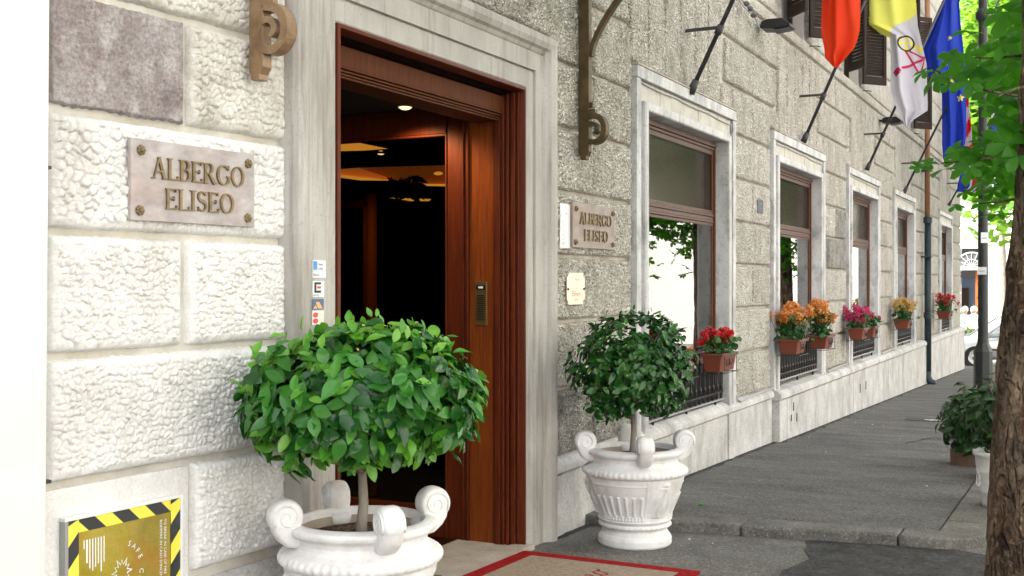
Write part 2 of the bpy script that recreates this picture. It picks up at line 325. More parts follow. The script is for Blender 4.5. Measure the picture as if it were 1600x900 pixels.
# ------------------------------------------------------------------ mesh builder
class MB:
    def __init__(s): s.v, s.f, s.m, s.mats = [], [], [], []
    def mi(s, mat):
        mat = M[mat] if isinstance(mat, str) else mat
        if mat not in s.mats: s.mats.append(mat)
        return s.mats.index(mat)
    def add(s, verts, faces, mat):
        o = len(s.v); i = s.mi(mat)
        s.v += [tuple(p) for p in verts]
        for f in faces: s.f.append(tuple(a + o for a in f)); s.m.append(i)
        return s
    def box(s, x0, x1, y0, y1, z0, z1, mat, rot=None, piv=None):
        vs = [(x, y, z) for z in (z0, z1) for y in (y0, y1) for x in (x0, x1)]
        if rot is not None:
            c = Vector(piv if piv else ((x0 + x1) / 2, (y0 + y1) / 2, (z0 + z1) / 2))
            vs = [rot @ (Vector(p) - c) + c for p in vs]
        return s.add(vs, [(0, 2, 3, 1), (4, 5, 7, 6), (0, 1, 5, 4), (2, 6, 7, 3), (0, 4, 6, 2), (1, 3, 7, 5)], mat)
    def prism(s, poly, off, mat):            # poly: 3D loop, off: extrusion vector
        n = len(poly); off = Vector(off)
        vs = [Vector(p) for p in poly] + [Vector(p) + off for p in poly]
        fs = [tuple(range(n))[::-1], tuple(range(n, 2 * n))] + [(i, (i + 1) % n, n + (i + 1) % n, n + i) for i in range(n)]
        return s.add(vs, fs, mat)
    def tube(s, pts, rad, mat, n=8, cap=True):
        pts = [Vector(p) for p in pts]
        if not isinstance(rad, (list, tuple)): rad = [rad] * len(pts)
        vs, fs = [], []
        up = Vector((0, 0, 1))
        prev = None
        for i, p in enumerate(pts):
            d = (pts[min(i + 1, len(pts) - 1)] - pts[max(i - 1, 0)]).normalized()
            if prev is None:
                a = up.cross(d)
                if a.length < .05: a = Vector((1, 0, 0)).cross(d)
                a.normalize()
            else:
                a = prev - d * prev.dot(d)
                a = a.normalized() if a.length > 1e-5 else Vector((1, 0, 0))
            prev = a; b = d.cross(a)
            for j in range(n):
                t = 2 * math.pi * j / n
                vs.append(p + (a * math.cos(t) + b * math.sin(t)) * rad[i])
        for i in range(len(pts) - 1):
            for j in range(n):
                fs.append((i * n + j, i * n + (j + 1) % n, (i + 1) * n + (j + 1) % n, (i + 1) * n + j))
        if cap: fs.append(tuple(range(n))[::-1]); fs.append(tuple(range((len(pts) - 1) * n, len(pts) * n)))
        return s.add(vs, fs, mat)
    def lathe(s, prof, mat, n=32, c=(0, 0, 0), capb=False):
        vs, fs = [], []
        for r, z in prof:
            for j in range(n):
                t = 2 * math.pi * j / n
                vs.append((c[0] + r * math.cos(t), c[1] + r * math.sin(t), c[2] + z))
        for i in range(len(prof) - 1):
            for j in range(n): fs.append((i * n + j, i * n + (j + 1) % n, (i + 1) * n + (j + 1) % n, (i + 1) * n + j))
        if capb: fs.append(tuple(range(n))[::-1])
        return s.add(vs, fs, mat)
    def ball(s, c, r, mat, n=10, m=7, sc=(1, 1, 1)):
        vs, fs = [], []
        for i in range(m + 1):
            a = math.pi * i / m
            for j in range(n):
                t = 2 * math.pi * j / n
                vs.append((c[0] + r * sc[0] * math.sin(a) * math.cos(t), c[1] + r * sc[1] * math.sin(a) * math.sin(t), c[2] + r * sc[2] * math.cos(a)))
        for i in range(m):
            for j in range(n): fs.append((i * n + j, (i + 1) * n + j, (i + 1) * n + (j + 1) % n, i * n + (j + 1) % n))
        return s.add(vs, fs, mat)
    def sweep(s, prof, y0, y1, zt, zb, mat, zb_close=False):
        """mitred frame round an opening in an x=const wall: prof = [(offset outwards, x)]"""
        n = len(prof); vs = []
        for o, x in prof: vs.append((x, y0 - o, zb))
        for o, x in prof: vs.append((x, y0 - o, zt + o))
        for o, x in prof: vs.append((x, y1 + o, zt + o))
        for o, x in prof: vs.append((x, y1 + o, zb))
        fs = [(k * n + i, k * n + i + 1, (k + 1) * n + i + 1, (k + 1) * n + i) for k in range(3) for i in range(n - 1)]
        return s.add(vs, fs, mat)
    def ribbon(s, pts, ws, d0, d1, fr, mat):
        """flat stroke in the plane of frame fr (u, z) with depth d0..d1"""
        if not isinstance(ws, (list, tuple)): ws = [ws] * len(pts)
        vs = []; n = len(pts)
        for i in range(n):
            a = pts[max(i - 1, 0)]; b = pts[min(i + 1, n - 1)]
            dx, dz = b[0] - a[0], b[1] - a[1]; l = math.hypot(dx, dz) or 1
            nx, nz = -dz / l * ws[i] / 2, dx / l * ws[i] / 2
            for sg in (1, -1):
                for d in (d0, d1):
                    vs.append(fr(pts[i][0] + sg * nx, pts[i][1] + sg * nz, d))
        fs = []
        for i in range(n - 1):
            a, b = 4 * i, 4 * i + 4
            fs += [(a + 1, b + 1, b + 3, a + 3), (a, a + 2, b + 2, b), (a, b, b + 1, a + 1), (a + 2, a + 3, b + 3, b + 2)]
        fs += [(0, 1, 3, 2), (4 * n - 4, 4 * n - 2, 4 * n - 1, 4 * n - 3)]
        return s.add(vs, fs, mat)
    def build(s, name, parent=None, smooth=False, bevel=0, seg=2, solid=0, kind=None, autosmooth=None):
        me = bpy.data.meshes.new(name); me.from_pydata(s.v, [], s.f); me.validate()
        for m in s.mats: me.materials.append(m)
        if len(me.polygons) == len(s.m): me.polygons.foreach_set("material_index", s.m)
        if smooth or autosmooth: me.polygons.foreach_set("use_smooth", [True] * len(me.polygons))
        if autosmooth:
            try: me.set_sharp_from_angle(angle=R(autosmooth))
            except Exception: pass
        o = bpy.data.objects.new(name, me); COL.objects.link(o)
        if parent: o.parent = parent
        if solid:
            q = o.modifiers.new("solid", 'SOLIDIFY'); q.thickness = solid; q.offset = 0
        if bevel:
            q = o.modifiers.new("bevel", 'BEVEL'); q.width = bevel; q.segments = seg; q.limit_method = 'ANGLE'; q.angle_limit = R(40)
        if kind: o["kind"] = kind
        return o

def frame(O, u, n):
    O, u, n = Vector(O), Vector(u).normalized(), Vector(n).normalized()
    def f(a, z, d): return O + u * a + n * d + Vector((0, 0, z))
    f.O, f.u, f.n = O, u, n
    return f
WALL = frame((0, 0, 0), (0, 1, 0), (1, 0, 0))
LP_B, LP_A = Vector((-.07, 2.7115, 0)), Vector((0, 3.8907, 0))
lu = (LP_A - LP_B).normalized()
LPF = frame(LP_B, lu, (lu.y, -lu.x, 0))

def thing(name, label, cat, loc=(0, 0, 0), rot=(0, 0, 0), group=None, scale=None):
    o = bpy.data.objects.new(name, None); COL.objects.link(o); o.empty_display_size = .1
    o.location = loc; o.rotation_euler = rot
    if scale: o.scale = (scale,) * 3
    o["label"] = label; o["category"] = cat
    if group: o["group"] = group
    return o
def tag(o, label, cat, group=None):
    o["label"] = label; o["category"] = cat
    if group: o["group"] = group
    return o
def children(o): return [c for c in COL.objects if c.parent == o]
def copy_tree(o, parent=None, chmap=None):
    if chmap is None:
        chmap = {}
        for c in COL.objects:
            if c.parent: chmap.setdefault(c.parent.name, []).append(c)
    c = o.copy(); COL.objects.link(c); c.parent = parent
    for ch in chmap.get(o.name, []): copy_tree(ch, c, chmap)
    return c
def struct(o): o["kind"] = "structure"; return o

def printed(body, size, fr, u, z, d, mat, parent, name="lettering", rot=0.0, align='LEFT', squeeze=1.0, shear=0.0, extr=0.0):
    """lettering laid on frame fr: becomes a flat mesh"""
    cu = bpy.data.curves.new("t", 'FONT'); cu.body = body; cu.size = size; cu.align_x = align; cu.shear = shear; cu.extrude = extr
    cu.resolution_u = 2
    ob = bpy.data.objects.new("t", cu); COL.objects.link(ob)
    dg = bpy.context.evaluated_depsgraph_get(); dg.update()
    me = bpy.data.meshes.new_from_object(ob.evaluated_get(dg))
    bpy.data.objects.remove(ob); bpy.data.curves.remove(cu)
    c, s_ = math.cos(rot), math.sin(rot)
    for v in me.vertices:
        a, b = v.co.x * squeeze, v.co.y
        v.co = fr(u + a * c - b * s_, z + a * s_ + b * c, d + v.co.z)
    me.name = name; me.materials.clear(); me.materials.append(M[mat])
    o = bpy.data.objects.new(name, me); COL.objects.link(o); o.parent = parent
    return o

# ------------------------------------------------------------------ serif capitals as raised strokes
def glyph(ch):
    T, t, sr = .145, .062, .045
    st = []
    def stem(x, z0=0, z1=1, w=T): st.append(([(x, z0), (x, z1)], w))
    def ser(x, z, w=.26): st.append(([(x - w / 2, z), (x + w / 2, z)], sr))
    def arc(cx, cz, rx, rz, a0, a1, n=14, w0=t, w1=T):
        p = [(cx + rx * math.cos(a0 + (a1 - a0) * i / n), cz + rz * math.sin(a0 + (a1 - a0) * i / n)) for i in range(n + 1)]
        w = [w0 + (w1 - w0) * abs(math.cos(a0 + (a1 - a0) * i / n)) ** 1.3 for i in range(n + 1)]
        st.append((p, w))
    H = math.pi / 2
    if ch == 'A':
        st.append(([(.12, 0), (.40, .98)], t)); st.append(([(.38, 1.0), (.70, 0)], T)); st.append(([(.22, .34), (.58, .34)], t)); ser(.11, .03, .24); ser(.71, .03, .28); return st, .84
    if ch == 'L': stem(.15); ser(.15, .97); st.append(([(.05, .035), (.58, .035)], t)); st.append(([(.58, 0), (.60, .2)], .06)); return st, .68
    if ch == 'I': stem(.15); ser(.15, .97, .32); ser(.15, .03, .32); return st, .36
    if ch == 'E':
        stem(.15); st.append(([(.04, .96), (.56, .96)], t)); st.append(([(.2, .52), (.46, .52)], t)); st.append(([(.04, .04), (.58, .04)], t))
        st.append(([(.56, 1), (.57, .82)], .06)); st.append(([(.59, 0), (.61, .2)], .06)); st.append(([(.46, .42), (.46, .62)], .05)); return st, .70
    if ch == 'B':
        stem(.15); ser(.12, .97); ser(.12, .03); st.append(([(.15, .965), (.36, .965)], t)); st.append(([(.15, .53), (.36, .53)], t)); st.append(([(.15, .035), (.38, .035)], t))
        arc(.34, .75, .17, .215, H, -H); arc(.37, .285, .20, .25, H, -H); return st, .70
    if ch == 'R':
        stem(.15); ser(.12, .97); ser(.15, .03); st.append(([(.15, .965), (.36, .965)], t)); st.append(([(.15, .50), (.36, .50)], t))
        arc(.34, .735, .19, .235, H, -H); st.append(([(.36, .50), (.66, .02)], T)); ser(.70, .03, .16); return st, .80
    if ch == 'O': arc(.44, .5, .34, .47, 0, 2 * math.pi, 28); return st, .90
    if ch == 'G':
        arc(.46, .5, .36, .47, R(42), R(318), 22); stem(.76, .12, .44, .13); ser(.76, .44, .26); st.append(([(.73, .98), (.74, .74)], .05)); return st, .90
    if ch == 'S':
        p = []; w = []
        for i in range(21):
            q = i / 20
            if q < .5:
                a = R(30) + (R(270) - R(30)) * (q / .5); p.append((.29 + .19 * math.cos(a), .745 + .22 * math.sin(a)))
            else:
                a = R(90) - (R(240)) * ((q - .5) / .5); p.append((.30 + .21 * math.cos(a), .275 + .24 * math.sin(a)))
            w.append(.07 + .10 * math.exp(-((q - .5) / .2) ** 2))
        st.append((p, w)); st.append(([(.47, .98), (.48, .78)], .05)); st.append(([(.09, .02), (.08, .24)], .05)); return st, .62
    return st, .5
def letters(word, fr, u0, u1, zb, h, d0, d1, mat, parent):
    tot = sum(glyph(c)[1] for c in word); k = (u1 - u0) / tot; x = u0
    for c in word:
        st, adv = glyph(c); mb = MB()
        for j, (pts, ws) in enumerate(st):
            sc = min(k, h) 
            mb.ribbon([(x + p[0] * k, zb + p[1] * h) for p in pts], [w * sc for w in ws] if isinstance(ws, list) else ws * sc, d0, d1 + j * .0004, fr, mat)
        mb.build("letter", parent)
        x += adv * k

# ------------------------------------------------------------------ hotel
hotel = thing("hotel_building", "long stone hotel facade of rough rusticated blocks with marble door and window surrounds", "building", (0, 0, 0))
WIN_Y = [7.92, 11.98, 16.16, 20.26, 26.75]
WW = 2.62
DOOR = (4.20, 6.10, 1.15)
def core():
    holes = [(DOOR[0], DOOR[1], -2.0, DOOR[2])] + [(w + .22, w + WW - .22, -1.12, 1.30) for w in WIN_Y]
    holes += [(w + .80, w + .80 + 1.05, 2.86, 5.0) for w in UPW]
    ys = sorted(set([3.86, 31.65] + [h[0] for h in holes] + [h[1] for h in holes]))
    zs = sorted(set([-3.2, 14.0] + [h[2] for h in holes] + [h[3] for h in holes]))
    mb = MB()
    for a, b in zip(ys, ys[1:]):
        for c, d in zip(zs, zs[1:]):
            m_, n_ = (a + b) / 2, (c + d) / 2
            if any(h[0] < m_ < h[1] and h[2] < n_ < h[3] for h in holes): continue
            mb.box(-.40, -.032, a, b, c, d, "upper_wall" if n_ > 2.7 else "stone_joint")
    mb.box(-.40, -.15, -16, 3.86, -3.2, 14, "upper_wall")
    mb.box(-10, -9.7, -16, 31.65, -3.2, 14, "upper_wall"); mb.box(-10, -.40, 31.35, 31.65, -3.2, 14, "upper_wall")
    mb.box(-10, -.40, -16, -15.7, -3.2, 14, "upper_wall"); mb.box(-10, -.03, -16, 31.65, 14, 14.2, "upper_wall")
    return mb.build("wall_core", hotel)
UPW = [11.80, 15.35, 20.75]
core()
# backing of the left pier (slightly turned)
mb = MB()
mb.prism([LPF(-.05, -3, -.03), LPF(1.20, -3, -.03), LPF(1.20, 4, -.03), LPF(-.05, 4, -.03)], -LPF.n * .06, "stone_joint_white")
mb.build("pier_backing", hotel)

def vor(U, V, cell, seed, aniso=1.0):
    """F2-F1 style pebble relief and a random height per pebble, on arrays"""
    g = np.random.default_rng(seed)
    n1 = lambda a, b: np.sin(a * 1.7 + 3 * np.sin(b * 1.3)) + np.sin(b * 2.1 + 2 * np.sin(a * .9))
    u = U / cell + .11 * n1(U / cell * .55, V / cell * .55); v = V / (cell * aniso) + .11 * n1(V / cell * .6 + 5, U / cell * .5)
    u = u - u.min() + 1; v = v - v.min() + 1
    nu, nv = int(u.max()) + 3, int(v.max()) + 3
    jx, jy, hh = g.random((nu, nv)), g.random((nu, nv)), g.random((nu, nv))
    iu, iv = u.astype(int), v.astype(int)
    d1 = np.full(u.shape, 9.); d2 = np.full(u.shape, 9.); H = np.zeros(u.shape)
    for a in (-1, 0, 1):
        for b in (-1, 0, 1):
            cu, cv = iu + a, iv + b
            dx = cu + .1 + .8 * jx[cu, cv] - u; dy = cv + .1 + .8 * jy[cu, cv] - v
            d = np.sqrt(dx * dx + dy * dy)
            closer = d < d1
            d2 = np.where(closer, d1, np.minimum(d2, d)); H = np.where(closer, hh[cu, cv], H); d1 = np.where(closer, d, d1)
    e = np.clip((d2 - d1) / .20, 0, 1); e = e * e * (3 - 2 * e)
    dome = np.clip(1 - d1 * d1 * .8, 0, 1)
    return e * (.35 + .65 * H) * (.62 + .38 * dome)

BSEED = [100]
def block(fr, quad, mat, res=.006, cell=.026, amp=.010, prot=.03, edge=.022, base=-.03, margin=.0, name="rusticated_block", parent=None, rough=0.0, aniso=1.0, chip=.004):
    """rock-faced block: quad = (u,z) bottom-left, bottom-right, top-right, top-left"""
    BSEED[0] += 1; sd_ = BSEED[0]
    q = np.array(quad, float)
    wu = max(np.linalg.norm(q[1] - q[0]), np.linalg.norm(q[2] - q[3])); hv = max(np.linalg.norm(q[3] - q[0]), np.linalg.norm(q[2] - q[1]))
    def ticks(L):
        n = max(3, int(L / res))
        inner = np.linspace(edge, L - edge, n) if L > 2.5 * edge else np.linspace(L * .3, L * .7, 3)
        ed = np.array([0, .25, .5, .75]) * inner[0]
        return np.concatenate([ed, inner, (L - ed)[::-1]]) / L
    s = ticks(wu); t = ticks(hv)
    S, T = np.meshgrid(s, t, indexing='ij')
    P = ((1 - S) * (1 - T))[..., None] * q[0] + (S * (1 - T))[..., None] * q[1] + (S * T)[..., None] * q[2] + ((1 - S) * T)[..., None] * q[3]
    du = np.minimum(S, 1 - S) * wu; dv = np.minimum(T, 1 - T) * hv
    de = np.minimum(du, dv)
    x = np.clip(de / edge, 0, 1)
    g = np.sqrt(np.clip(1 - (1 - x) ** 2, 0, 1))
    U, V = P[..., 0] + sd_ * 1.37, P[..., 1] + sd_ * .61
    h = vor(U, V, cell, sd_, aniso) if amp else 0 * U
    if amp: h = h * .88 + .12 * vor(U, V, cell * .45, sd_ + 999)
    fade = np.clip((de - margin) / (edge * .8), 0, 1)
    low = np.sin(U * 9 + 2 * np.sin(V * 7)) * np.sin(V * 11 + 1.3) * rough
    D = base + prot * g + amp * (h - .35) * fade + low * fade
    wob = chip * (.5 * np.sin(U * 23 + sd_ + 2 * np.sin(V * 17)) * np.sin(V * 19) + .5 * np.sin(U * 67 + V * 51 + 3 * np.sin(U * 31)) + .5 * np.sin(U * 171 + V * 143 + 2 * np.sin(V * 77)) * np.sin(U * 13)) * (1 - x)
    P = P + np.stack([wob * np.sign(.5 - S), wob * np.sign(.5 - T)], -1) * .6
    D[0, :] = base - .004; D[-1, :] = base - .004; D[:, 0] = base - .004; D[:, -1] = base - .004
    O, uu, nn = np.array(fr.O), np.array(fr.u), np.array(fr.n)
    W = O + P[..., 0:1] * uu + D[..., None] * nn; W[..., 2] += P[..., 1]
    a, b = S.shape
    idx = np.arange(a * b).reshape(a, b)
    F = np.stack([idx[:-1, :-1], idx[1:, :-1], idx[1:, 1:], idx[:-1, 1:]], -1).reshape(-1, 4)
    me = bpy.data.meshes.new(name)
    me.vertices.add(a * b); me.vertices.foreach_set("co", W.reshape(-1).astype(np.float32))
    me.loops.add(F.size); me.loops.foreach_set("vertex_index", F.reshape(-1).astype(np.int32))
    me.polygons.add(len(F)); me.polygons.foreach_set("loop_start", np.arange(0, F.size, 4, dtype=np.int32)); me.polygons.foreach_set("loop_total", np.full(len(F), 4, np.int32))
    me.polygons.foreach_set("use_smooth", np.ones(len(F), bool))
    me.update(); me.validate()
    me.materials.append(M[mat])
    o = bpy.data.objects.new(name, me); COL.objects.link(o); o.parent = parent or hotel
    return o
def rect(a, b, c, d): return [(a, c), (b, c), (b, d), (a, d)]

# course joints (eye-relative heights) measured on the facade
J = [-1.105, -.675, -.246, .172, .582, .990, 1.405, 1.83, 2.26, 2.68]
g_ = .011
# left pier
LW = 1.165
row = [(J[i] + g_, J[i + 1] - g_) for i in range(len(J) - 1)]
S_ = .600
def lb(u0, u1, r, mat="stone_white", **k):
    block(LPF, rect(u0, u1, row[r][0], row[r][1]), mat, **{**dict(res=.0044, cell=.0245, amp=.021, prot=.034, edge=.030, margin=.010), **k})
lb(.645, LW, 0)
lb(.0, LW, 1)
lb(.0, S_ - .012, 2); lb(S_ + .018, LW, 2, cell=.024)
lb(.0, LW, 3, cell=.033, amp=.026)
block(LPF, rect(.006, S_ - .006, row[4][0] + .004, row[4][1] - .004), "stone_bare_grey", res=.005, cell=.018, amp=.006, prot=.030, edge=.010, rough=.0015, chip=.008)
lb(S_ + .022, LW, 4, "stone_cream_top", cell=.030, amp=.026)
lb(.0, LW, 5, "stone_cream_top", cell=.030, amp=.026); lb(.0, S_, 6, "stone_cream_top"); 
# smooth plastered panel that holds the fire box, and the left plinth
mb = MB(); mb.prism([LPF(-.03, -1.12, -.012), LPF(.625, -1.12, -.012), LPF(.625, -.690, -.012), LPF(-.03, -.690, -.012)], -LPF.n * .03, "stone_white"); mb.build("plaster_panel", hotel, bevel=.004)
mb = MB(); mb.prism([LPF(.632, -1.60, .045), LPF(1.16, -1.60, .045), LPF(1.16, -1.175, .045), LPF(1.16, -1.135, -.02), LPF(.632, -1.135, -.02), LPF(.632, -1.175, .045)][::-1], -LPF.n * .05, "plinth_marble")
mb.build("plinth_slab", hotel)
mb = MB(); mb.box(-.3, .01, -.05, 1.18, -1.125, -1.110, "stone_joint_white"); o = mb.build("plinth_joint", hotel)
mb = MB(); mb.prism([LPF(-.03, -1.70, .03), LPF(.628, -1.70, .03), LPF(.628, -1.128, .03), LPF(-.03, -1.128, .03)], -LPF.n * .06, "stone_white"); mb.build("plinth_slab", hotel, bevel=.004)
# white projecting pilaster at the far left
mb = MB()
mb.add([(-.3, -3, -1.9), (.12, -3, -1.9), (.12, 2.520, -1.9), (-.3, 2.520, -1.9), (-.3, -3, 4), (.12, -3, 4), (.12, 2.572, 4), (-.3, 2.572, 4)],
       [(0, 3, 2, 1), (4, 5, 6, 7), (0, 1, 5, 4), (2, 3, 7, 6), (1, 2, 6, 5), (0, 4, 7, 3)], "plaster_white")
mb.build("white_pilaster", hotel, bevel=.006)
for z in (.98, .36, -.62):
    MB().box(.07, .10, 2.545, 2.568, z - .005, z + .005, "iron_grey").ball((.09, 2.562, z), .007, "iron_grey").build("hook", hotel)

# right pier between door and first window (6.46 .. 7.90)
def rb(u0, u1, r, mat="stone_rustic_pale", **k):
    block(WALL, rect(u0, u1, row[r][0], row[r][1]), mat, **{**dict(res=.010, cell=.034, amp=.020, prot=.036, edge=.022, rough=.003), **k})
X0, XM, X1 = 6.478, 7.185, 7.893
rb(X0, XM - g_, 0, "stone_rustic_dirty"); rb(XM + g_, X1, 0, "stone_rustic_dirty")
rb(X0, X1, 1); rb(X0, XM - g_, 2); rb(XM + g_, X1, 2); rb(X0, X1, 3)
rb(X0, XM - g_, 4); rb(XM + g_, X1, 4)
rb(X0, XM - g_, 5); rb(XM + g_, X1, 5, "stone_rustic")
# above it: slanted stones leaning towards the two flat arches
def qb(pts, mat="stone_rustic", **k):       # quad given by pixels of its corners, bottom-left first
    q = [(PX(*p).y, PX(*p).z) for p in pts]
    block(WALL, q, mat, **{**dict(res=.014, cell=.034, amp=.018, prot=.036, edge=.02, rough=.002), **k})
a_ = J[6] + g_
block(WALL, [(X0, a_), (7.17, a_), (6.92, 2.62), (X0 - .10, 1.85)], "stone_rustic", res=.014, cell=.034, amp=.018, prot=.036, edge=.02)
block(WALL, [(7.20, a_), (X1, a_), (X1 - .02, 1.86), (7.04, 1.84)], "stone_rustic", res=.014, cell=.034, amp=.018, prot=.036, edge=.02)
block(WALL, [(7.03, 1.87), (X1 - .02, 1.89), (X1 - .28, 2.68), (6.95, 2.68)], "stone_rustic", res=.014, cell=.034, amp=.018, prot=.036, edge=.02)
# door arch voussoirs
def fan(y0, y1, n, z0, z1, cx, mat, **k):
    for i in range(n):
        a, b = y0 + (y1 - y0) * i / n, y0 + (y1 - y0) * (i + 1) / n
        sl = .42
        block(WALL, [(a + .012, z0), (b - .012, z0), (b - .012 + (b - cx) * sl, z1), (a + .012 + (a - cx) * sl, z1)], mat,
              **{**dict(res=.014, cell=.034, amp=.018, prot=.036, edge=.02), **k})
fan(3.86, 6.50, 7, 1.53, 2.25, 5.16, "stone_rustic")
fan(3.60, 6.85, 7, 2.28, 2.68, 5.16, "stone_rustic")
# piers between windows
piers = [(WIN_Y[0] + WW, WIN_Y[1]), (WIN_Y[1] + WW, WIN_Y[2]), (WIN_Y[2] + WW, WIN_Y[3]), (WIN_Y[3] + WW, WIN_Y[4]), (WIN_Y[4] + WW, 31.65)]
for pi, (a, b) in enumerate(piers):
    a += .035; b -= .03; rs = [.016, .024, .034, .05, .06][pi]
    parts_ = 2 if b - a < 3 else 4
    for r in range(0, 6):
        n = parts_ if r % 2 == 0 else parts_ - 1
        if b - a > 2.5 and n < 4: n = 3
        for i in range(n):
            u0, u1 = a + (b - a) * i / n, a + (b - a) * (i + 1) / n
            mt = "stone_rustic_pale" if (r + pi + i) % 3 else "stone_rustic"
            if pi == 1 and r in (3, 4) and i == n - 1: mt = "stone_rustic_dirty"
            rb(u0 + (g_ if i else 0), u1 - (g_ if i < n - 1 else 0), r, mt, res=rs, cell=.042, amp=.016)
    # stepped stones above the window heads
    e0, e1 = a - .02, b + .02
    for (z0, z1, w0, w1) in [(J[6] + g_, J[7] - .002, 0.0, 0.0), (J[7] + .03, J[8] - .002, -.22, -.22), (J[8] + .03, J[9], -.45, -.45)]:
        u0, u1 = e0 - (-w0), e1 + (-w1)
        n = 2 if u1 - u0 < 2.8 else 4
        for i in range(n):
            p, q = u0 + (u1 - u0) * i / n, u0 + (u1 - u0) * (i + 1) / n
            if q > 31.65: q = 31.65
            if p >= q: continue
            sh = .0
            block(WALL, rect(p + .012, q - .012, z0, z1), "stone_rustic", res=rs, cell=.042, amp=.016, prot=.036, edge=.022)
# flat arch strips over each window (between the stepped stones)
for wi, w in enumerate(WIN_Y):
    rs = [.016, .024, .036, .05, .07][wi]
    n = 7; y0, y1 = w - .02, w + WW + .02
    for i in range(n):
        a, b = y0 + (y1 - y0) * i / n, y0 + (y1 - y0) * (i + 1) / n
        tops = [1.83, 2.26, 2.68, 2.68, 2.68, 2.26, 1.83]
        top = 2.68
        lo = 1.63
        if i in (0, 6): top = J[7] - .0
        if i in (1, 5): top = 2.68
        ia, ib = a, b
        if wi == 0 and i < 2: top = 2.68
        block(WALL, [(ia + .009, lo), (ib - .009, lo), (ib - .009, top - .01), (ia + .009, top - .01)], "stone_rustic", res=rs, cell=.042, amp=.016, prot=.030, edge=.016)
# string course at first-floor level and coursing above
MB().prism([(-.03, 3.4, 2.70), (.012, 3.4, 2.71), (.022, 3.4, 2.74), (.022, 3.4, 2.80), (.0, 3.4, 2.83), (-.03, 3.4, 2.84)], (0, 28.25, 0), "stone_rustic_pale").build("string_course", hotel)
for r in range(7):
    z0 = 2.86 + r * .5; k = 0; y = 10.0 + (r % 2) * .6
    while y < 31.0:
        y2 = min(y + 1.2, 31.65)
        mid = (y + y2) / 2
        segs = [(y, y2)]
        for w in UPW:
            h0, h1 = w + .72, w + 1.93
            ns = []
            for s0, s1 in segs:
                if s1 <= h0 or s0 >= h1 or z0 > 5.0: ns.append((s0, s1))
                else:
                    if s0 < h0 - .08: ns.append((s0, h0))
                    if s1 > h1 + .08: ns.append((h1, s1))
            segs = ns
        for s0, s1 in segs:
            if to_px((0, s0, z0))[0] > 1100 and to_px((0, s0, z0))[1] > -60:
                block(WALL, rect(s0 + .01, s1 - .01, z0 + .008, z0 + .49), "stone_rustic_pale", res=.07, cell=.05, amp=.010, prot=.034, edge=.02, name="upper_block")
        y = y2

# plinth: ledge and slabs
def ledge(y0, y1, zt, zb, x):
    MB().prism([(-.03, y0, zt + .045), (x - .035, y0, zt + .02), (x, y0, zt - .012), (x + .004, y0, zb + .02), (x - .018, y0, zb), (-.03, y0, zb)], (0, y1 - y0, 0), "plinth_marble").build("plinth_ledge", hotel, bevel=.006)
ledge(6.46, 7.90, -1.13, -1.20, .055); ledge(7.905, 11.93, -1.13, -1.205, .055)
ledge(11.985, 14.95, -1.155, -1.235, .115); ledge(14.955, 23.9, -1.155, -1.235, .115); ledge(24.1, 31.66, -1.155, -1.235, .115)
cuts = [6.465, 6.62, 7.90, 9.3, 10.30, 10.52, 11.93]
for a, b in zip(cuts, cuts[1:]):
    MB().box(-.05, .030 if b - a > .3 else .042, a + .004, b - .004, -2.0, -1.203, "plinth_marble").build("plinth_slab", hotel, bevel=.004)
cuts = [12.0, 12.32, 14.45, 16.15, 17.7, 19.2, 21.2, 23.85, 24.15, 26.4, 28.6, 31.65]
for i, (a, b) in enumerate(zip(cuts, cuts[1:])):
    MB().box(-.05, .095 + .004 * (i % 2), a + .004, b - .004, -2.9, -1.238, "plinth_marble").build("plinth_slab", hotel, bevel=.004)
for (px, py, h) in [(1240, 635, .09), (1236.5, 653, .07), (1245, 652, .09), (1344, 607, .12), (1353, 602, .12)]:
    p = PX(px, py, .10)
    MB().prism([(.097, p.y - .02, p.z - h / 2), (.097, p.y + .012, p.z - h / 2), (.097, p.y + .02, p.z + h / 2), (.097, p.y - .008, p.z + h / 2)], (.006, 0, 0), "dark_interior").build("vent_slot", hotel)

# ------------------------------------------------------------------ marble door surround, vestibule
Y0, Y1, ZT, ZB = DOOR[0], DOOR[1], DOOR[2], -1.60
mb = MB()
mb.sweep([(0, -.42), (0, .012), (.010, .020), (.105, .020), (.108, .010), (.116, .010), (.119, .032), (.225, .032), (.232, .040), (.250, .050), (.262, .070), (.292, .082), (.325, .082), (.338, .070), (.345, .045), (.345, -.04)],
         Y0, Y1, ZT, ZB, "marble_surround")
mb.build("door_surround", hotel)
for y0_, y1_, z_ in [(Y1 + .012, Y1 + .104, 1.140), (Y1 + .12, Y1 + .224, 1.142)]: MB().box(.0, .0325 if y0_ > Y1 + .1 else .0205, y0_, y1_, z_, z_ + .003, "stone_joint").build("joint", hotel)
VF = -1.545                                   # vestibule floor
# wooden portal: stepped mouldings
def portal(prof, name, mat, bottom=VF):
    MB().sweep(prof, Y0, Y1, ZT, bottom, mat).build(name, hotel, autosmooth=30)
portal([(.0, -.16), (.0, .026), (-.018, .030), (-.022, .022), (-.022, -.060)], "portal_edge_moulding", "wood_mahogany")
portal([(-.022, -.06), (-.034, -.075), (-.0435, -.082)], "portal_recess", "wood_recess_shade"); portal([(-.0435, -.100), (-.044, -.115), (-.0445, -.118)], "portal_inner_moulding", "wood_mahogany")
for x1, x0, off in [(-.004, -.020, .034), (-.028, -.058, .042), (-.066, -.088, .048), (-.094, -.114, .054)]:
    MB().box(x0, x1, Y1 - off, Y1 - .001, VF, ZT - .03, "wood_mahogany").build("jamb_bead", hotel, bevel=.004)
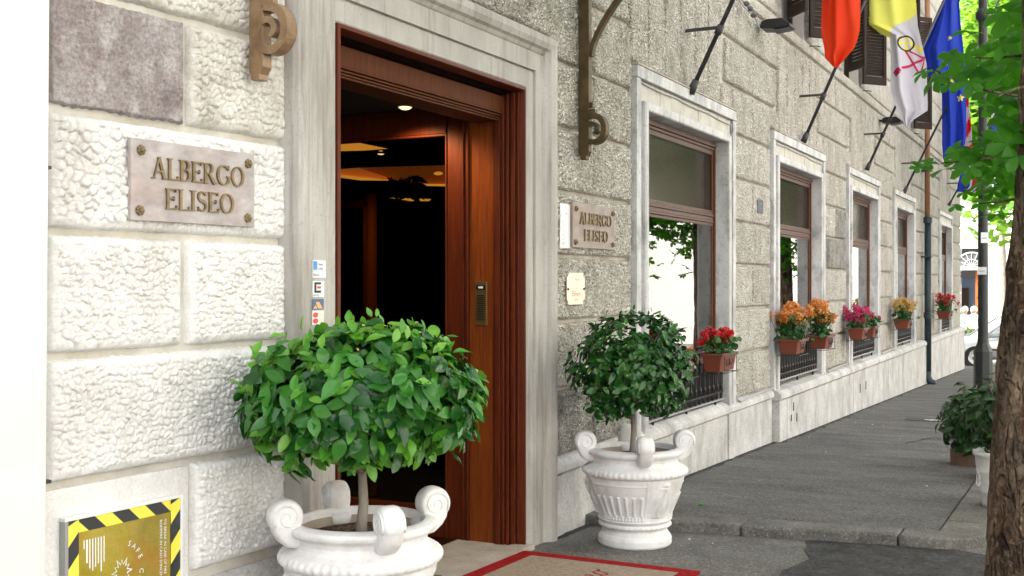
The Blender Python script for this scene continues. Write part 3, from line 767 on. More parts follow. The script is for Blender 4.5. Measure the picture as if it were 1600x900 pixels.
# header board with mouldings
mb = MB()
mb.box(-.17, -.10, Y0 + .05, Y1 - .05, 1.005, ZT - .05, "wood_header")
mb.build("portal_header", hotel, bevel=.003)
for k, (dz, dx) in enumerate([(0, .0), (.013, .012), (.026, .022), (.038, .030)]):
    MB().box(-.30, -.092 - dx, Y0 + .05, Y1 - .056, .993 - dz, 1.003 - dz, "wood_header").build("header_bead", hotel, bevel=.002)
# right-hand cheek of the vestibule: mouldings, intercom panel, stile, glazed leaf
YR = 6.055
def cheek(xa, xb, yo, z0, z1, mat, name, bev=.003):
    MB().box(xb, xa, YR - yo, YR + .06, z0, z1, mat).build(name, hotel, bevel=bev)
cheek(-.118, -.150, .018, VF, .99, "wood_mahogany", "cheek_bead"); cheek(-.152, -.166, .008, VF, .99, "wood_mahogany", "cheek_bead")
cheek(-.166, -.330, .000, VF, 1.02, "wood_panel", "intercom_panel")
cheek(-.332, -.345, .014, VF, 1.02, "wood_mahogany", "cheek_bead"); cheek(-.347, -.362, .006, VF, 1.02, "wood_mahogany", "cheek_bead"); cheek(-.364, -.372, .016, VF, 1.02, "wood_mahogany", "cheek_bead")
cheek(-.374, -.480, .004, VF, 1.06, "wood_mahogany", "door_stile"); cheek(-.482, -.492, .012, VF, .905, "wood_mahogany", "door_stile_bead")
cheek(-.492, -2.2, .004, .905, 1.06, "wood_mahogany", "door_top_rail"); cheek(-.492, -2.2, .010, .890, .903, "wood_mahogany", "door_top_bead")
cheek(-.492, -2.2, .004, VF, -1.36, "wood_mahogany", "door_bottom_rail")
MB().box(-2.2, -.492, YR + .02, YR + .028, -1.36, .895, "vestibule_glass").build("door_glass", hotel)
# room shell (dark lobby behind)
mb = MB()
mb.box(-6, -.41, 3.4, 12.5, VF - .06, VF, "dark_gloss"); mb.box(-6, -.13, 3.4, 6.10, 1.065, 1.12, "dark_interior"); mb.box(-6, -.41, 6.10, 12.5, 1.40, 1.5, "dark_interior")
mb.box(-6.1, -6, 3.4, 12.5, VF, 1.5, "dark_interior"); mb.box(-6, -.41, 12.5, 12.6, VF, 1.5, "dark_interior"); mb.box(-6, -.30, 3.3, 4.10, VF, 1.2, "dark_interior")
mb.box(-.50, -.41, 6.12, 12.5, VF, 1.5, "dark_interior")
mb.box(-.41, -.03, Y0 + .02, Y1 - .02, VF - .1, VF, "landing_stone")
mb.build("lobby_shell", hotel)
# left inner door post and its rail, seen dark red in the lobby
def lob(px0, px1, py0, py1, Y, mat, name, th=.05):
    a, b = PY(px0, py1, Y), PY(px1, py0, Y)
    return MB().box(a.x, b.x, Y, Y + th, a.z, b.z, mat).build(name, hotel, bevel=.003)
lob(567, 572, 305, 900, 7.0, "wood_mahogany", "inner_door_post"); lob(574, 583, 303, 900, 7.02, "wood_panel", "inner_door_post")
lob(500, 572, 312, 326, 7.0, "wood_mahogany", "inner_door_rail")
# lobby cove strips; the soffits glow themselves in place of lamplight on them
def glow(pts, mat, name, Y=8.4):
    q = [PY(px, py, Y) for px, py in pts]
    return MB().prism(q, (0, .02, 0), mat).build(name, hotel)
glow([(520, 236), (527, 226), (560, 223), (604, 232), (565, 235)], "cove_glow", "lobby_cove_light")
glow([(500, 267), (560, 262), (615, 281), (560, 279), (515, 272)], "soffit_glow2", "lobby_soffit"); glow([(500, 268), (540, 274), (615, 282), (560, 281.5), (500, 273)], "cove_glow", "lobby_cove_light", 8.36)
glow([(560, 262), (700, 258), (700, 286), (645, 286), (618, 283)], "soffit_glow", "lobby_soffit")
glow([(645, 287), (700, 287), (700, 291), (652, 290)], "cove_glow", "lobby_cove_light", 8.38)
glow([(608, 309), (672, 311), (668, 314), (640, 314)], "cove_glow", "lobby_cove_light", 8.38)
# lobby plant silhouettes in front of the glow
mb = MB()
for k in range(60):
    c = PY(625 + random.uniform(-16, 34), 295 + random.uniform(-18, 14), 8.2); a = random.uniform(0, 6.28); l = random.uniform(.03, .08)
    d1 = Vector((math.cos(a), random.uniform(-.5, .5), math.sin(a))) * l; d2 = Vector((-math.sin(a), .2, math.cos(a))) * l * .35
    mb.add([c - d1, c + d2, c + d1, c - d2], [(0, 1, 2, 3)], random.choice(["dark_interior", "dark_interior", "bronze_dark"]))
o = mb.build("lobby_plant_leaves", hotel); o["kind"] = "stuff"
# downlights
def downlight(p, r, label, power):
    t = thing("downlight", label, "ceiling light", p)
    MB().lathe([(r * 1.35, .0), (r * 1.4, -.012), (r * 1.1, -.016), (r * 1.0, -.004)], "chrome", 24).build("ring", t, smooth=True)
    MB().ball((0, 0, -.008), r, "lamp_glow", 16, 10, (1, 1, .55)).build("bulb", t, smooth=True)
    ld = bpy.data.lights.new("spot", 'SPOT'); ld.energy = power; ld.color = (1, .62, .28); ld.spot_size = R(150); ld.spot_blend = .6; ld.shadow_soft_size = .04
    lo = bpy.data.objects.new("lamp_light", ld); COL.objects.link(lo); lo.parent = t; lo.location = (0, 0, -.06)
lp = PK(625, 170, 1.0); lp = PK(625, 170, 1.062 / lp.z)
lp.y = min(lp.y, 5.85)
downlight((lp.x + .12, 5.84, 1.060), .042, "lit round downlight in the dark ceiling just inside the hotel door", 12)
q = PY(595, 237, 6.55); downlight((q.x, 6.55, q.z), .026, "smaller lit downlight seen through the glass deep in the lobby", 5.0)
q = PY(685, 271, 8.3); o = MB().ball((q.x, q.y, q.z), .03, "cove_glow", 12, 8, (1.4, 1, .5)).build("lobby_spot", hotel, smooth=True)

# ------------------------------------------------------------------ windows
def make_window():
    """local y 0..WW, z eye-relative"""
    a, b = .235, WW - .235
    mb = MB()                                        # wooden frame (the part itself)
    f0, f1, xf = a - .005, b + .005, -.100
    def bar(y0, y1, z0, z1, x0=-.19, x1=None, mat="wood_window"): mb.box(x0, xf if x1 is None else x1, y0, y1, z0, z1, mat)
    bar(f0, f0 + .07, -.72, 1.28); bar(f1 - .075, f1 - .03, -.72, 1.28, mat="wood_window_edge"); bar(f1 - .028, f1, -1.1, 1.28, -.19, -.085, mat="wood_window_edge")
    bar(f0 + .07, f1 - .075, 1.17, 1.21); bar(f0, f1 - .03, 1.212, 1.235, -.19, -.087); bar(f0, f1 - .03, 1.237, 1.262, -.19, -.068); bar(f0, f1 - .03, 1.264, 1.285, -.19, -.08)
    for k, (z0, z1, x1) in enumerate([(.520, .545, -.095), (.547, .565, -.083), (.567, .60, -.091), (.602, .618, -.079), (.620, .638, -.087), (.640, .660, -.097)]): bar(f0 + .07, f1 - .075, z0, z1, -.19, x1)
    bar(f0, f1 - .075, -.72, -.66)
    w = mb.build("window", hotel, bevel=.003)
    MB().box(-.112, -.106, f0 + .07, f1 - .075, .66, 1.17, "pane_dull").build("pane", w)
    MB().box(-.112, -.106, f0 + .07, f1 - .075, -.66, .52, "pane_glass").build("pane", w)
    MB().box(-.150, -.146, f0 + .07, f1 - .16, .665, 1.165, "blind").build("blind", w)
    # curtain: folded sheet
    n = 90; vs, fs = [], []
    for i in range(n):
        y = f0 + .9 + (f1 - f0 - 1.0) * i / (n - 1); x = -.22 + .022 * math.sin(i * 1.1) + .012 * math.sin(i * .37)
        vs += [(x, y, -.70), (x, y, .52)]
        if i: fs.append((2 * i - 2, 2 * i, 2 * i + 1, 2 * i - 1))
    MB().add(vs, fs, "curtain").build("curtain", w, smooth=True)
    # dark box behind
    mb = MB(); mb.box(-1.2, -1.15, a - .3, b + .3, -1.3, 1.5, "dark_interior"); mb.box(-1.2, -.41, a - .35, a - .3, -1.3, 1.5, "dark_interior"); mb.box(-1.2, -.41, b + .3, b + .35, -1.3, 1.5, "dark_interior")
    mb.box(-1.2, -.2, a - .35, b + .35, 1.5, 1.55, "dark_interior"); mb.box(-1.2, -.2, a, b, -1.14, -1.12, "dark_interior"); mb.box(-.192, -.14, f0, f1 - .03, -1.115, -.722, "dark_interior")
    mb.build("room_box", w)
    # marble surround: outer band, recessed field, inner band, reveal
    mb = MB()
    mb.sweep([(0, -.40), (0, .040), (.010, .050), (.055, .050), (.068, .040), (.068, -.02)], a, b, 1.285, -1.13, "marble_window"); mb.build("inner_band", w, bevel=.002)
    MB().box(-.03, .012, 0.088, a - .066, -1.13, 1.50, "marble_window").build("side_field", w); MB().box(-.03, .012, b + .066, WW - .088, -1.13, 1.50, "marble_window").build("side_field", w)
    mb = MB()
    mb.box(-.03, .040, 0, .09, -1.13, 1.505, "marble_window"); mb.box(-.03, .040, WW - .09, WW, -1.13, 1.505, "marble_window"); mb.box(-.03, .046, 0, WW, 1.507, 1.595, "marble_window")
    mb.box(-.03, .052, -.004, WW + .004, 1.597, 1.612, "stone_joint")
    mb.build("outer_band", w, bevel=.004)
    for i in range(5):
        y0 = .10 + (WW - .2) * i / 5; y1 = .10 + (WW - .2) * (i + 1) / 5
        MB().box(-.03, .010 + .002 * (i % 2), y0 + .002, y1 - .002, 1.358, 1.502, "frieze_tile").build("frieze_panel", w)
    # iron railing
    mb = MB(); xr = -.015
    mb.box(xr - .012, xr + .012, a + .01, b - .01, -.605, -.590, "iron_black"); mb.box(xr - .008, xr + .008, a + .01, b - .01, -.995, -.985, "iron_black")
    mb.box(xr - .015, xr + .015, a + .01, b - .01, -1.065, -1.050, "iron_sill"); mb.box(xr - .008, xr + .008, a + .01, b - .01, -.665, -.655, "iron_black")
    for y in (a + .25, (a + b) / 2, b - .25): mb.tube([(xr, y, -1.13), (xr, y, -1.05)], .012, "iron_black", 6)
    rl = mb.build("railing", w)
    # one baluster: spindle with pointed loop
    mb = MB()
    mb.tube([(xr, 0, -1.05), (xr, 0, -.98), (xr, 0, -.93), (xr, 0, -.90), (xr, 0, -.60)], [.006, .006, .014, .007, .006], "iron_black", 6)
    for sg in (-1, 1):
        mb.tube([(xr, sg * .045, -.985), (xr, sg * .045, -.85), (xr, sg * .030, -.77), (xr, 0, -.715)], .005, "iron_black", 5)
        mb.tube([(xr, sg * .02, -1.05), (xr, sg * .038, -1.015), (xr, sg * .02, -.99)], .005, "iron_black", 5)
    mb.ball((xr, 0, -.70), .014, "iron_black", 6, 4)
    b0 = mb.build("baluster", w)
    n = 17
    b0.location.y = a + .07
    for i in range(1, n):
        c = b0.copy(); COL.objects.link(c); c.parent = w; c.location.y = a + .07 + (b - a - .14) * i / (n - 1)
    return w
w0 = make_window(); w0.location.y = WIN_Y[0]
for w in WIN_Y[1:]:
    c = copy_tree(w0, hotel); c.location.y = w
# cables on the frieze and down the side of each window
for i, w in enumerate(WIN_Y):
    pts = []
    for k in range(15):
        q = k / 14; pts.append((.022, w + .10 + (WW - .2) * q, 1.487 - .012 * abs(math.sin(q * 9 + i)) - .02 * q * q))
    pts += [(.022, w + WW - .10, 1.40)]
    tag(MB().tube(pts, .006, "cable_grey", 6).build("cable", None, smooth=True),
        ["thin pale cable sagging across the frieze of the window nearest the door", "thin pale cable across the frieze of the second window", "thin pale cable across the frieze of the third window",
         "thin pale cable across the frieze of the fourth window", "thin pale cable across the frieze of the last window"][i], "cable", "cables along the window friezes")
for i, w in enumerate(WIN_Y[:3]):
    y = w + WW + .02
    pts = [(.012, y, 1.45), (.012, y, -.98), (.03, y + .02, -1.08), (.05, y + .10, -1.115), (.05, y + .6, -1.098), (.05, piers[i][1] - .04, -1.095)]
    tag(MB().tube(pts, .011, "cable_grey", 8).build("conduit", None, smooth=True),
        ["grey conduit down the right edge of the window nearest the door", "grey conduit down the right edge of the second window", "grey conduit down the right edge of the third window"][i], "conduit", "conduits beside the windows")

# upper shuttered windows
def make_shutter(width=.42, h=2.1):
    """leaf hinged at local y=0, extends along +y, z 0..h"""
    mb = MB(); fr_ = .055; t = .035
    mb.box(-t / 2, t / 2, 0, fr_, 0, h, "wood_shutter"); mb.box(-t / 2, t / 2, width - fr_, width, 0, h, "wood_shutter")
    for z0, z1 in [(0, .12), (.98, 1.06), (h - .08, h)]: mb.box(-t / 2 + .001, t / 2 - .001, fr_, width - fr_, z0, z1, "wood_shutter")
    s = mb.build("shutter", hotel, bevel=.003)
    sl = MB().box(-.026, .026, fr_ - .004, width - fr_ + .004, -.0045, .0045, "wood_shutter", rot=Matrix.Rotation(R(62), 3, 'Y')).build("slat", s)
    zs = [.15 + i * .047 for i in range(18)] + [1.09 + i * .047 for i in range(20)]
    sl.location.z = zs[0]
    for z in zs[1:]:
        c = sl.copy(); COL.objects.link(c); c.parent = s; c.location.z = z
    return s
s0 = make_shutter()
first = True
for w in UPW:
    for side, ang in ((0, R(-148 if side_ else 0)) for side_ in (1,)):
        pass
    la = s0 if first else copy_tree(s0, hotel); first = False
    la.location = (.045, w + .80, 2.885); la.rotation_euler = (0, 0, R(-140))
    rb_ = copy_tree(s0, hotel); rb_.location = (.045, w + 1.85, 2.885); rb_.rotation_euler = (0, 0, R(-40))
    mb = MB()
    mb.box(-.24, -.20, w + .78, w + 1.87, 2.84, 5.02, "dark_interior"); mb.box(-.2, -.15, w + .80, w + .86, 2.86, 5, "wood_shutter"); mb.box(-.2, -.15, w + 1.79, w + 1.85, 2.86, 5, "wood_shutter"); mb.box(-.2, -.14, w + 1.30, w + 1.36, 2.86, 5, "wood_shutter")
    mb.build("upper_window", hotel)
    MB().tube([(.0, w + 1.95, 2.80), (.10, w + 1.98, 2.80), (.14, w + 2.0, 2.79)], .006, "iron_grey", 6).build("shutter_stay", hotel)
# eaves far above
MB().box(-.05, .7, -16, 31.9, 13.9, 14.1, "wood_shutter").build("eaves", hotel)

# ------------------------------------------------------------------ ground
def gridmesh(xs, ys, zf, mat, name):
    mb = MB(); vs = [(x, y, zf(x, y)) for y in ys for x in xs]; n = len(xs)
    fs = [(j * n + i, j * n + i + 1, (j + 1) * n + i + 1, (j + 1) * n + i) for j in range(len(ys) - 1) for i in range(n - 1)]
    return mb.add(vs, fs, mat).build(name)
struct(gridmesh([-1500, -60, -12, 0, 3, 8, 60, 1500], [-1200, -60, -20, 0, 6, 12, 45, 80, 2000], lambda x, y: road_z(max(y, -20)), "asphalt_road", "road"))
# pavement with its kerb stones
KA, KB = (-.06, 7.235), (2.15, 7.60)           # front inner edge of the asphalt
def kin(x): return KA[1] + (KB[1] - KA[1]) * (x - KA[0]) / (KB[0] - KA[0])
xs = [-.06, .3, .8, 1.3, 1.8, 2.15]; ys = [0, .04, .1, .2, .4, .6, .8, 1]
mb = MB(); vs = []
for t in ys:
    for x in xs:
        y = kin(x) + (33.6 - kin(x)) * t; vs.append((x, y, walk_z(y)))
n = len(xs)
mb.add(vs, [(j * n + i, j * n + i + 1, (j + 1) * n + i + 1, (j + 1) * n + i) for j in range(len(ys) - 1) for i in range(n - 1)], "asphalt_walk")
walk = struct(mb.build("pavement"))
def kerb_stone(poly):
    top = [(x, y, walk_z(y) + .006 + random.uniform(-.003, .004)) for x, y in poly]
    MB().prism(top, (0, 0, -.25), "kerb_granite").build("kerb_stone", walk, bevel=.016, seg=3)
kx = [-.06, .42, 1.02, 1.95]
for a, b in zip(kx, kx[1:]): kerb_stone([(a + .003, kin(a) - .27), (b - .003, kin(b) - .27), (b - .003, kin(b) - .002), (a + .003, kin(a) - .002)])
kerb_stone([(1.953, kin(1.95) - .27), (2.22, kin(2.15) - .27), (2.33, kin(2.2) - .20), (2.46, kin(2.15) + .05), (2.46, 8.0), (2.152, 8.0), (2.152, kin(2.15) - .002), (1.953, kin(1.95) - .002)])
y = 8.003
while y < 33: kerb_stone([(2.152, y), (2.46, y), (2.46, min(y + 1.1, 33.6) - .004), (2.152, min(y + 1.1, 33.6) - .004)]); y += 1.1
# dark repair patch of asphalt
pts = [(1215, 905), (1222, 893), (1240, 886), (1252, 880), (1266, 874), (1262, 867), (1256, 860), (1262, 853), (1258, 846), (1275, 840), (1330, 843), (1480, 857), (1600, 880), (1640, 930), (1200, 930)]
G = []
for px, py in pts:
    k = 7.0
    for _ in range(12):
        p = PK(px, py, k); k *= (road_z(p.y)) / p.z
    G.append((p.x, p.y, road_z(p.y) + .005))
# follow the kerb on its far side
struct(MB().add([(x, min(y, kin(x) - .272), road_z(min(y, kin(x) - .272)) + .005) if x < 2.2 else (x, y, z) for x, y, z in G], [tuple(range(len(G)))[::-1]], "asphalt_patch").build("asphalt_patch"))
# stone landing in front of the door
struct(MB().box(-.05, .075, 3.6, Y1 + .02, -1.7, -1.538, "landing_stone").build("door_landing", bevel=.004))
struct(MB().box(.077, .9, 2.6, 5.2, -1.7, -1.515, "landing_stone").build("entrance_paving", bevel=.004))
# manhole / marks on the pavement
for px, py, w_ in [(1458, 656, .5)]:
    p = PK(px, py, 1.0); k = 13.0
    for _ in range(12):
        p = PK(px, py, k); k *= walk_z(p.y) / p.z
    t = thing("manhole_cover", "dark iron manhole cover set in the pavement with pale scuff strips", "manhole cover", (p.x, p.y, walk_z(p.y) + .004), (R(-1.6), 0, 0))
    MB().box(-.32, .32, -.25, .25, -.002, .002, "iron_grey").build("cover", t); MB().box(-.06, -.02, -.22, -.06, .003, .006, "white_paint", rot=Matrix.Rotation(.7, 3, 'Z')).build("scuff", t)
    MB().box(.03, .06, -.22, -.02, .003, .006, "white_paint", rot=Matrix.Rotation(.7, 3, 'Z')).build("scuff", t)
dm = MB()
for k in range(420):
    y = 6.5 + 24 * (k / 420) ** 1.3; xw = .032 if y < 11.95 else .10; zf = (walk_z(y) if y > 7.35 else road_z(y)) + .003
    w_ = random.uniform(.01, .07) * (1.6 if random.random() < .12 else 1); l = random.uniform(.04, .12)
    dm.add([(xw, y - l, zf), (xw + w_ * .7, y - l * .5, zf), (xw + w_, y + l * .2, zf), (xw + w_ * .4, y + l, zf), (xw, y + l, zf)], [(0, 1, 2, 3, 4)], "asphalt_patch")
o = dm.build("wall_foot_dirt", walk); o["kind"] = "stuff"
def crack(pts, w, seed):
    rg = random.Random(seed); out = []
    for (x0, y0), (x1, y1) in zip(pts, pts[1:]):
        for i in range(10): q = i / 10; out.append((x0 + (x1 - x0) * q + rg.gauss(0, .012), y0 + (y1 - y0) * q + rg.gauss(0, .02)))
    def fc(u, z, d): return Vector((u, z, (walk_z(z) if z > 7.5 else road_z(z)) + .004 + d))
    MB().ribbon(out, [w * rg.uniform(.4, 1.3) for _ in out], -.002, .0, fc, "dark_interior").build("crack", walk)
crack([(1.25, 12.6), (1.45, 13.4), (1.62, 13.2), (1.8, 14.1)], .018, 1); crack([(1.5, 18.5), (2.1, 18.2)], .03, 3); crack([(1.2, 20.5), (1.9, 21)], .03, 4); crack([(1.02, 7.15), (1.12, 7.42), (1.3, 7.50)], .010, 5)
# litter flecks
lit = MB()
for k in range(90):
    x = random.uniform(.05, 2.3) if k > 15 else random.uniform(.4, 2.6); y = random.uniform(7.6, 20) if k > 15 else random.uniform(4.6, 7)
    z = (walk_z(y) if y > 7.5 else road_z(y)) + .004; s_ = random.uniform(.004, .012); a = random.uniform(0, 6.28)
    c = Vector((x, y, z)); u_ = Vector((math.cos(a), math.sin(a), 0)) * s_; v_ = Vector((-math.sin(a), math.cos(a), .3)) * s_ * .6
    lit.add([c - u_, c - v_, c + u_, c + v_], [(0, 1, 2, 3)], random.choice(["paper_white", "petal_yellow", "paper_white", "terracotta_old"]))
o = lit.build("litter"); o["kind"] = "stuff"; o["label"] = "tiny scraps and petals scattered on the pavement"
p = PK(1096, 749, 8.0)
o = tag(MB().ball((p.x, p.y, walk_z(p.y) + .012), .014, "leaf_bay_new", 7, 5, (1.3, 1, .6)).build("fallen_leaf"), "small curled green leaf lying on the pavement behind the further urn", "leaf")

# ------------------------------------------------------------------ doormat
mat_o = thing("doormat", "beige doormat with red border and red script lettering before the hotel door", "doormat", (.085, 0, road_z(5) + .012))
def mzz(y): return road_z(y) - road_z(5)
def strip(x0, x1, y0, y1, mat, name, h=.012):
    vs = [(x, y, mzz(y) + dz) for dz in (0, h) for y in (y0, y1) for x in (x0, x1)]
    MB().add(vs, [(0, 2, 3, 1), (4, 5, 7, 6), (0, 1, 5, 4), (2, 6, 7, 3), (0, 4, 6, 2), (1, 3, 7, 5)], mat).build(name, mat_o)
strip(0.09, .96, 3.6, 5.86, "mat_beige", "mat_field"); strip(0, .0898, 3.53, 5.95, "mat_red", "border", .013); strip(.9602, 1.05, 3.53, 5.95, "mat_red", "border", .013)
strip(.0898, .9602, 5.8602, 5.95, "mat_red", "border", .013)
# script: reads along +y, letters rise towards -x... written in the (x,y) plane
def script(mb, x0, y0, s, paths):
    def fr_(u, z, d):
        # u along the writing (towards +x,  away from the wall), z up of the letters (towards +y)
        p = Vector((x0 - z * s, y0 + u * s, 0)); return Vector((p.x, p.y, mzz(p.y) + .0125 + d))
    for pts in paths:
        mb.ribbon(pts, [.075 + .04 * math.sin(i * 1.3) for i in range(len(pts))], 0, .0012, fr_, "mat_red")
def loop(cx, cz, rx, rz, a0, a1, n=16): return [(cx + rx * math.cos(R(a0 + (a1 - a0) * i / n)) + .35 * rz * math.sin(R(a0 + (a1 - a0) * i / n)), cz + rz * math.sin(R(a0 + (a1 - a0) * i / n))) for i in range(n + 1)]
E_ = [loop(.5, 1.35, .32, .38, 40, 290), loop(.45, .55, .42, .50, 110, 330)]
l_ = [[(1.0, .1), (1.35, .7), (1.75, 1.7), (1.65, 1.95), (1.5, 1.7), (1.35, .5), (1.45, .08), (1.75, .35)]]
i_ = [[(1.75, .35), (2.05, .9), (1.95, .3), (2.05, .08), (2.3, .35)], [(2.2, 1.25), (2.24, 1.33)]]
s__ = [[(2.3, .35), (2.7, .95), (2.72, .5), (2.6, .12), (2.35, .12)], [(2.6, .12), (3.0, .35)]]
e_ = [[(3.0, .35), (3.35, .6), (3.5, .85), (3.35, 1.0), (3.15, .8), (3.1, .4), (3.3, .1), (3.6, .25), (3.85, .5)]]
o_ = [loop(4.1, .52, .26, .42, 130, 490, 20), [(4.35, .85), (4.55, .75), (4.8, .95)]]
mb = MB(); script(mb, .66, 5.18, .112, E_ + l_ + i_ + s__ + e_ + o_); mb.build("script_lettering", mat_o)

# ------------------------------------------------------------------ urns
PROF = [(.0, .0), (.215, .0), (.222, .012), (.222, .045), (.213, .062), (.204, .072), (.196, .086), (.194, .098), (.198, .106), (.212, .112), (.219, .122), (.216, .132), (.208, .138), (.219, .150), (.224, .158),
        (.220, .166), (.219, .185), (.226, .215), (.243, .255), (.262, .300), (.279, .345), (.293, .390), (.301, .420), (.305, .424), (.312, .428), (.318, .436), (.320, .448), (.314, .462), (.298, .474), (.272, .486), (.262, .496),
        (.259, .512), (.265, .530), (.277, .540), (.290, .548), (.294, .562), (.289, .574), (.268, .582), (.250, .584), (.240, .576), (.236, .550), (.232, .50)]
def make_urn(loc, label, rot, scale=1.0, handles=True):
    t = thing("garden_urn", label, "urn", loc, (0, 0, rot), "white urns flanking the hotel door", scale)
    # vessel with relief: displaced lathe
    n = 300; vs, fs = [], []
    prof = []
    for (r0, z0), (r1, z1) in zip(PROF, PROF[1:]):
        k = max(1, int(math.hypot(r1 - r0, z1 - z0) / .0042))
        for i in range(k): prof.append((r0 + (r1 - r0) * i / k, z0 + (z1 - z0) * i / k))
    prof.append(PROF[-1])
    for r, z in prof:
        for j in range(n):
            th = 2 * math.pi * j / n; d = 0
            if .170 < z < .42:       # body zone
                q = (z - .17) / .25
                ph = ((th + R(39)) * 3 / (2 * math.pi)) % 1.0                       # four panels
                if ph < .60:                                              # strigils with little buds
                    m = (ph / .60 * 7) % 1.0
                    if .10 < q < .52: d += .010 * max(0, math.cos((m - .5) * math.pi * 2.2)) * min(1, (q - .08) / .06)
                    if .52 < q < .60: d += .013 * math.exp(-((m - .5) / .16) ** 2 - ((q - .56) / .03) ** 2)
                    if q < .10: d += .007 * abs(math.sin(ph / .60 * 14 * math.pi))
                    if .84 < q < .88: d += .003
                else:                                                     # standing figure in relief
                    m = (ph - .60) / .40 - .5
                    body = math.exp(-(m / (.13 + .05 * math.sin(q * 7))) ** 2) * (1 if .06 < q < .80 else 0)
                    head = math.exp(-((m - .03) / .08) ** 2 - ((q - .86) / .05) ** 2)
                    arm = math.exp(-((m + .22 - .35 * (q - .4)) / .06) ** 2 - ((q - .55) / .16) ** 2) + math.exp(-((m - .22 + .25 * (q - .5)) / .05) ** 2 - ((q - .45) / .2) ** 2)
                    fold = .35 * math.sin(m * 42 + 6 * math.sin(q * 7)) * body
                    d += .019 * min(1, body + head + .8 * arm) + .010 * fold * .8
                    d += .003 * (abs(m) > .45)
            if .428 < z < .470: d += .0026 * math.cos(th * 56)            # gadrooned shoulder
            if .112 < z < .136: d += .0035 * max(0, math.cos(th * 40))     # beads on the ring
            if z < .06 and r > .2: d += .001 * math.sin(th * 13)
            vs.append(((r + d) * math.cos(th), (r + d) * math.sin(th), z))
    for i in range(len(prof) - 1):
        for j in range(n): fs.append((i * n + j, i * n + (j + 1) % n, (i + 1) * n + (j + 1) % n, (i + 1) * n + j))
    MB().add(vs, fs, "pot_white").build("vessel", t, smooth=True)
    MB().lathe([(.236, .552), (.230, .50), (.228, .44)], "pot_inside", 48).build("lining", t, smooth=True)
    # soil with lumps
    mb = MB(); vs, fs = [(0, 0, .53)], []
    for i in range(1, 13):
        for j in range(36):
            th = 2 * math.pi * j / 36; r = .232 * i / 12; vs.append((r * math.cos(th), r * math.sin(th), .528 - .010 * (i / 12) ** 2 + random.uniform(-.006, .007)))
    for j in range(36): fs.append((0, 1 + j, 1 + (j + 1) % 36))
    for i in range(11):
        for j in range(36): fs.append((1 + i * 36 + j, 1 + (i + 1) * 36 + j, 1 + (i + 1) * 36 + (j + 1) % 36, 1 + i * 36 + (j + 1) % 36))
    MB().add(vs, fs, "soil").build("soil", t)
    # scroll handles: comma outline in the radial plane, extruded tangentially and rounded
    def handle():
        out = []
        cx, cz, rr = .045, .060, .072
        for i in range(26):
            a = R(-38 + 262 * i / 25); out.append((cx + rr * math.cos(a), cz + rr * math.sin(a)))
        out += [(-.030, .0), (-.052, -.022), (-.040, -.052), (.005, -.072), (.040, -.066), (.078, -.035), (.098, -.002)]
        w = .046; mb = MB()
        m = len(out); cxm = sum(p[0] for p in out) / m; czm = sum(p[1] for p in out) / m
        rings = [(-w, .80), (-w * .86, .92), (-w * .5, .985), (0, 1), (w * .5, .985), (w * .86, .92), (w, .80)]
        vs = [(cxm + (p[0] - cxm) * s_, y, czm + (p[1] - czm) * s_) for y, s_ in rings for p in out]
        fs = [(k * m + i, (k + 1) * m + i, (k + 1) * m + (i + 1) % m, k * m + (i + 1) % m) for k in range(len(rings) - 1) for i in range(m)]
        fs += [tuple(range(m)), tuple(range((len(rings) - 1) * m, len(rings) * m))[::-1]]
        mb.add(vs, fs, "pot_white")
        for sg in (-1, 1):                       # raised spiral on both cheeks
            pts = []
            for i in range(34):
                a = R(-30 + 620 * i / 33); r = .058 * (1 - i / 38)
                pts.append((cx + r * math.cos(a), sg * (w + .001), cz + r * math.sin(a)))
            mb.tube(pts, [.0055 * (1 - .5 * i / 33) for i in range(34)], "pot_white", 6)
        return mb
    if not handles: return t
    h0 = handle().build("scroll_handle", t, smooth=True); h0.scale = (.93,) * 3
    for k in range(4):
        h = h0 if k == 0 else h0.copy()
        if k: COL.objects.link(h); h.parent = t
        a = math.pi / 2 * k + R(45) * 0; h.location = (.262 * math.cos(a), .262 * math.sin(a), .562); h.rotation_euler = (0, 0, a)
    return t
P1 = PK(564, 442, 4.5); P1.z = road_z(P1.y) + .003
P1.z = -1.502
urn1 = make_urn(P1, "white scrolled urn nearest the camera, in front of the door's left jamb", YAW + R(27), 1.0)
P2 = PK(992, 442, 7.0); P2.z = road_z(P2.y) + .004
urn2 = make_urn(P2, "white relief urn further along, between the door and the first window", YAW + R(5))
P3 = PK(1566, 442, 8.1); P3.z = walk_z(P3.y) + .006
t3 = thing("round_pot", "pale round pot with ring relief half hidden behind the tree trunk", "plant pot", P3)
MB().lathe([(.0, 0), (.13, 0), (.135, .02), (.15, .10), (.155, .11), (.152, .12), (.168, .24), (.174, .25), (.170, .26), (.182, .35), (.195, .36), (.195, .39), (.18, .39), (.17, .34)], "pot_white", 36).build("vessel", t3, smooth=True)
MB().lathe([(.0, .345), (.172, .345)], "soil", 24).build("soil", t3)
for a in (2.6, 3.6, 4.6): MB().tube([(.165 * math.cos(a + .16 * math.cos(k * .5)) + .004 * math.cos(a), .165 * math.sin(a + .16 * math.cos(k * .5)) + .004 * math.sin(a), .19 + .05 * math.sin(k * .5)) for k in range(13)], .006, "pot_white", 5).build("garland", t3)

